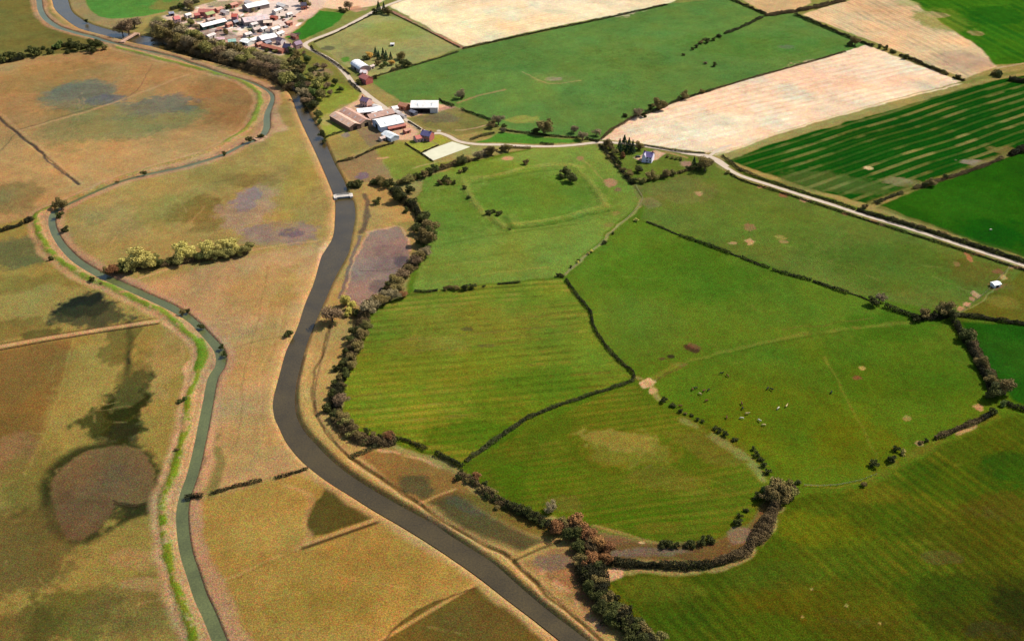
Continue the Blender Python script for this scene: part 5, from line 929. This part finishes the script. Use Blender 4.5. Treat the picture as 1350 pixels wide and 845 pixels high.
# ---------------------------------------------------------------- bridges
def bridge(name, label, p0, p1, wd, z, col, cc, rail=1.1):
    a, b_ = W(*p0, z), W(*p1, z); c = (a + b_) / 2; l = (b_ - a).length / 2; root = empty(name, (c.x, c.y, 0), math.atan2(b_.y - a.y, b_.x - a.x)); tag(root, label, 'bridge')
    m = surf(name + '_concrete', col, .12, .5, .85); mw = surf(name + '_rail', cc, .1, .5, .7); h = wd / 2
    boxes('deck', [(-l, l, -h, h, z - .45, z)], m, root)
    for s_ in (-1, 1): boxes('abutment', [(s_ * l - 1.2, s_ * l + 1.2, -h - 1.1, h + 1.1, -2.2, z - .02)], m, root)
    for s_ in (-1, 1):
        y = s_ * (h - .12); r_ = boxes('railing', [(-l, l, y - .06, y + .06, z + rail - .12, z + rail), (-l, l, y - .05, y + .05, z + rail * .5, z + rail * .5 + .1)], mw, root)
        boxes('rail_post', [(u * l - .07, u * l + .07, y - .08, y + .08, z, z + rail + .03) for u in (-.98, -.65, -.33, 0, .33, .65, .98)], mw, r_)
bridge('footbridge', 'white concrete footbridge over the river below the farm', (442,259), (463,257), 3.6, .6, (250,236,220), (240,232,222))
bridge('road_bridge', 'pinkish bridge over the river beside the big purplish clump', (161,55), (180,44), 4.5, 1.0, (226,180,150), (216,176,150))
bridge('culvert_bridge', 'short low culvert crossing on the narrow stream at its sharp upper turn', (338,183.5), (349,180), 4.2, .3, (216,170,132), (196,156,122), .5)

# ---------------------------------------------------------------- fences
def fence(px, label, gap=3.2, rails=(.55, 1.0), col=(196,186,146)):
    P = [(v.x, v.y) for v in [W(*p) for p in px]]; dl = np.r_[0, np.cumsum(np.hypot(*np.diff(np.array(P), axis=0).T))]; n = min(90, int(dl[-1] / gap)); Q = resamp(P, n + 1)
    m = surf('fence_timber', col, .2, 2, .9); o = empty('fence', (Q[0][0], Q[0][1], 0)); tag(o, label, 'fence', 'pasture fences'); pm = None
    V_, F_ = [], []; box(V_, F_, -.09, .09, -.09, .09, -.2, 1.25); pme = mesh('fence_post', V_, F_, m)
    for x, y in Q: obj('fence_post', pme, o, (x - Q[0][0], y - Q[0][1], 0))
    for z in rails:
        V_ = []
        for x, y in Q: V_ += [(x - Q[0][0], y - Q[0][1], z), (x - Q[0][0], y - Q[0][1], z + .12), (x - Q[0][0] + .05, y - Q[0][1] + .05, z + .12), (x - Q[0][0] + .05, y - Q[0][1] + .05, z)]
        F_ = []
        for i in range(len(Q) - 1):
            for k in range(4): F_.append((i * 4 + k, i * 4 + (k + 1) % 4, (i + 1) * 4 + (k + 1) % 4, (i + 1) * 4 + k))
        obj('rail', mesh('rail', V_, F_, m), o)
fence([(838,246),(848,262),(843,272),(830,285),(812,302),(795,318),(770,341),(744,363)], 'pale post and rail fence from the cottage corner down to the winding dark hedge')
fence([(1264,414),(1276,405),(1300,386),(1318,366),(1333,352)], 'pale fence passing the small white shelter in the right pasture')
fence([(1060,640.5),(1080,641.5),(1105,640),(1135,634),(1155,626)], 'thin fence running right from the spreading brown clump to the lowest pasture bushes')

# ---------------------------------------------------------------- cattle
def cowmesh(graze, mat, lying=False):
    me = bpy.data.meshes.new('cow'); bm = bmesh.new(); V_ = []
    hz = .45 if lying else 0
    J = [(-.85,0,1.15,.30),(-.35,0,1.12,.36),(.2,0,1.1,.36),(.65,0,1.15,.32)] + ([(1.0,0,.95,.19),(1.25,0,.55,.15),(1.4,0,.22,.14),(1.5,0,.08,.09)] if graze else [(1.0,0,1.35,.2),(1.25,0,1.55,.17),(1.5,0,1.5,.14),(1.68,0,1.42,.09)])
    for x, y, z, r_ in J: V_.append((bm.verts.new((x, y, z)), r_))
    for i in range(len(J) - 1): bm.edges.new((V_[i][0], V_[i + 1][0]))
    for s_ in (-1, 1):
        for base, pts in ((0, [(-.85,.26,.85,.15),(-.78,.27,.55,.09),(-.9,.27,.32,.07),(-.86,.27,.03,.075)]), (3, [(.65,.24,.75,.13),(.62,.25,.42,.08),(.64,.25,.03,.075)])):
            pv = V_[base][0]
            for x, y, z, r_ in pts:
                v = bm.verts.new((x, y * s_, z)); V_.append((v, r_)); bm.edges.new((pv, v)); pv = v
        e = bm.verts.new((J[5][0] - .04, s_ * .26, J[5][2] + .08)); V_.append((e, .04)); bm.edges.new((V_[5][0], e))
    pv = V_[0][0]
    for x, z in ((-1.15,1.25),(-1.22,.85),(-1.2,.5)):
        v = bm.verts.new((x, 0, z)); V_.append((v, .04)); bm.edges.new((pv, v)); pv = v
    bm.verts.index_update(); rad = [r_ for v, r_ in V_]; idx = [v.index for v, r_ in V_]; bm.to_mesh(me); bm.free()
    o = bpy.data.objects.new('tmp', me); C.objects.link(o); md = o.modifiers.new('s', 'SKIN')
    for i, r_ in zip(idx, rad): me.skin_vertices[0].data[i].radius = (r_, r_)
    me.skin_vertices[0].data[0].use_root = True
    o.modifiers.new('d', 'SUBSURF').levels = 1
    dg = bpy.context.evaluated_depsgraph_get(); r_ = bpy.data.meshes.new_from_object(o.evaluated_get(dg)); bpy.data.objects.remove(o); r_.name = 'cow'
    r_.materials.clear(); r_.materials.append(mat)
    if lying:
        for v in r_.vertices: v.co.z = max(.03, v.co.z - .7) if v.co.z < .8 else v.co.z - .62
    return r_
CM = {}
for k_, col in dict(cream=(236,206,140), black=(34,28,26), brown=(120,62,34), white=(240,228,200)).items():
    m = surf('hide_' + k_, col, .15, 3, .8); CM[k_] = [cowmesh(True, m), cowmesh(False, m)]
cows = [
 (913,513,'brown',0,'reddish brown cow touching the black cow in the upper cattle pasture'),(917,511.5,'black',1,'black cow beside the reddish brown one in the upper cattle pasture'),
 (923,519,'cream',0,'cream cow just below the black and brown pair'),(928,515,'brown',1,'brown cow between the cream cow and the small black cow'),
 (934,514,'black',0,'black cow right of the cream and brown cows'),(931,528,'brown',0,'lone brown cow below the close cattle group'),
 (951,492,'black',1,'dark cow highest up the cattle pasture'),(959,495,'brown',0,'brown cow just right of the highest dark cow'),
 (978,532,'brown',1,'brown cow above the dark one in the middle of the cattle pasture'),(979,538,'black',0,'dark cow just below a brown one in the pasture middle'),
 (985,545,'cream',1,'smaller cream cow, upper right of the two left ones'),(978,551,'white',0,'pale cow, lower left of the scattered pale cattle'),
 (1001,554,'white',1,'pale cow in the middle of the scattered pale cattle'),(1007,560,'cream',0,'cream cow lowest of the scattered pale cattle'),
 (1026,538,'white',0,'largest pale cow upper right of the scattered cattle'),(1037,535,'cream',1,'cream cow farthest right of the scattered cattle'),
 (1012,512,'black',0,'left one of two dark cows right of the close group'),(1017,513,'black',1,'right one of two dark cows right of the close group'),
 (897,535,'brown',1,'brown cow next to the bushes above the oval paddock'),(958,550,'brown',0,'brown cow left of the lowest left pale cow'),(1096,517,'black',0,'dark cow alone at the right of the cattle pasture'),
 (1306,303,'white',0,'lone white cow in the emerald field above the lane')]
rd = random.Random(3)
for x, y, k_, p_, lb in cows:
    c = W(x, y, .7); o = obj('cow', CM[k_][p_], None, (c.x, c.y, 0), rd.uniform(0, 6.28)); o.scale = (1.0,) * 3; tag(o, lb, 'cow', 'cattle in the pastures')

# ---------------------------------------------------------------- vehicles
def car(px, py, rz, col, label, van=False):
    c = W(px, py, .8); root = empty('parked_van' if van else 'parked_car', (c.x, c.y, 0), rz); tag(root, label, 'van' if van else 'car', 'vehicles parked in the yards')
    m = surf('car_paint', col, .05, 1, .35, .5); gl = bmat('glass', 0); tr = bmat('dark', (30,28,28))
    pr = [(-2.1,.35),(2.1,.35),(2.15,.8),(1.3,1.0),(.7,1.45),(-1.2,1.5),(-1.95,1.0),(-2.15,.85)] if not van else [(-2.4,.35),(2.4,.35),(2.45,1.0),(1.8,1.25),(1.3,2.0),(-2.35,2.05),(-2.45,1.0)]
    n = len(pr); V_ = [(x, -.85, z) for x, z in pr] + [(x, .85, z) for x, z in pr]
    obj('body', mesh('body', V_, [tuple(range(n)), tuple(range(n, 2 * n))[::-1]] + [(i, i + n, (i + 1) % n + n, (i + 1) % n) for i in range(n)], m), root)
    zt = 1.42 if not van else 1.9; zb = 1.02 if not van else 1.35
    for s_ in (-1, 1): obj('side_window', mesh('side_window', [(x, s_ * .87, z) for x, z in ((1.0,zb),(.62,zt),(-1.1,zt),(-1.6,zb))], [(0,1,2,3)], gl), root)
    xw = (1.24, 1.06, .76, 1.40) if not van else (1.72, 1.36, 1.38, 1.9)
    obj('windscreen', mesh('windscreen', [(xw[0] + .04, -.7, xw[1] + .02), (xw[0] + .04, .7, xw[1] + .02), (xw[2] + .04, .7, xw[3] + .03), (xw[2] + .04, -.7, xw[3] + .03)], [(0,1,2,3)], gl), root)
    for x in (-1.35, 1.35):
        for s_ in (-1, 1):
            V_ = [(x + .34 * math.cos(t_), s_ * .88 + d, .34 + .34 * math.sin(t_)) for d in (-.1, .1) for t_ in (k * math.pi / 6 for k in range(12))]
            obj('wheel', mesh('wheel', V_, [tuple(range(12)), tuple(range(12, 24))[::-1]] + [(k, 12 + k, 12 + (k + 1) % 12, (k + 1) % 12) for k in range(12)], tr), root)
for a in ((310,35,.4,(50,52,60),'dark car in front of the beige village barn, left one'),(320,36.5,2.2,(40,44,64),'navy car in front of the beige village barn, right one'),(216,27.5,.2,(244,220,60),'yellow vehicle on the grass left of the small red roofed house'),
          (286,41,.9,(120,60,50),'dark red car in the yard below the long white village barn'),(291,40,1.9,(70,60,60),'dark car right of the dark red one below the long white barn'),(377,13.5,.6,(44,44,54),'dark car on the pale yard at the top of the village'),(267,48.5+3,.3,(210,206,200),'pale car near the river trees below the small dark grey shed'),
          (388,22,.2,(140,70,60),'reddish car at the edge of the small green field'),(374,26.5,1.2,(170,90,80),'light red car at the yard edge above the small green field'),(488,140.5,.3,(150,70,40),'rusty red car in the farmyard beside the low white shed'),(492,139,1.8,(80,50,44),'dark brown car beside the rusty one in the farmyard'),
          (540,140,.8,(120,110,110),'grey car outside the orange roofed farm building'),(841,206.5,.2,(60,54,60),'dark car beside the left end of the white cottage')): car(*a)
car(378, 36, .5, (240,236,230), 'white van at the yard edge beside the small green field', True)
car(314, 57+5, 2.0, (236,236,232), 'white van at the front of the small white gabled shed', True)
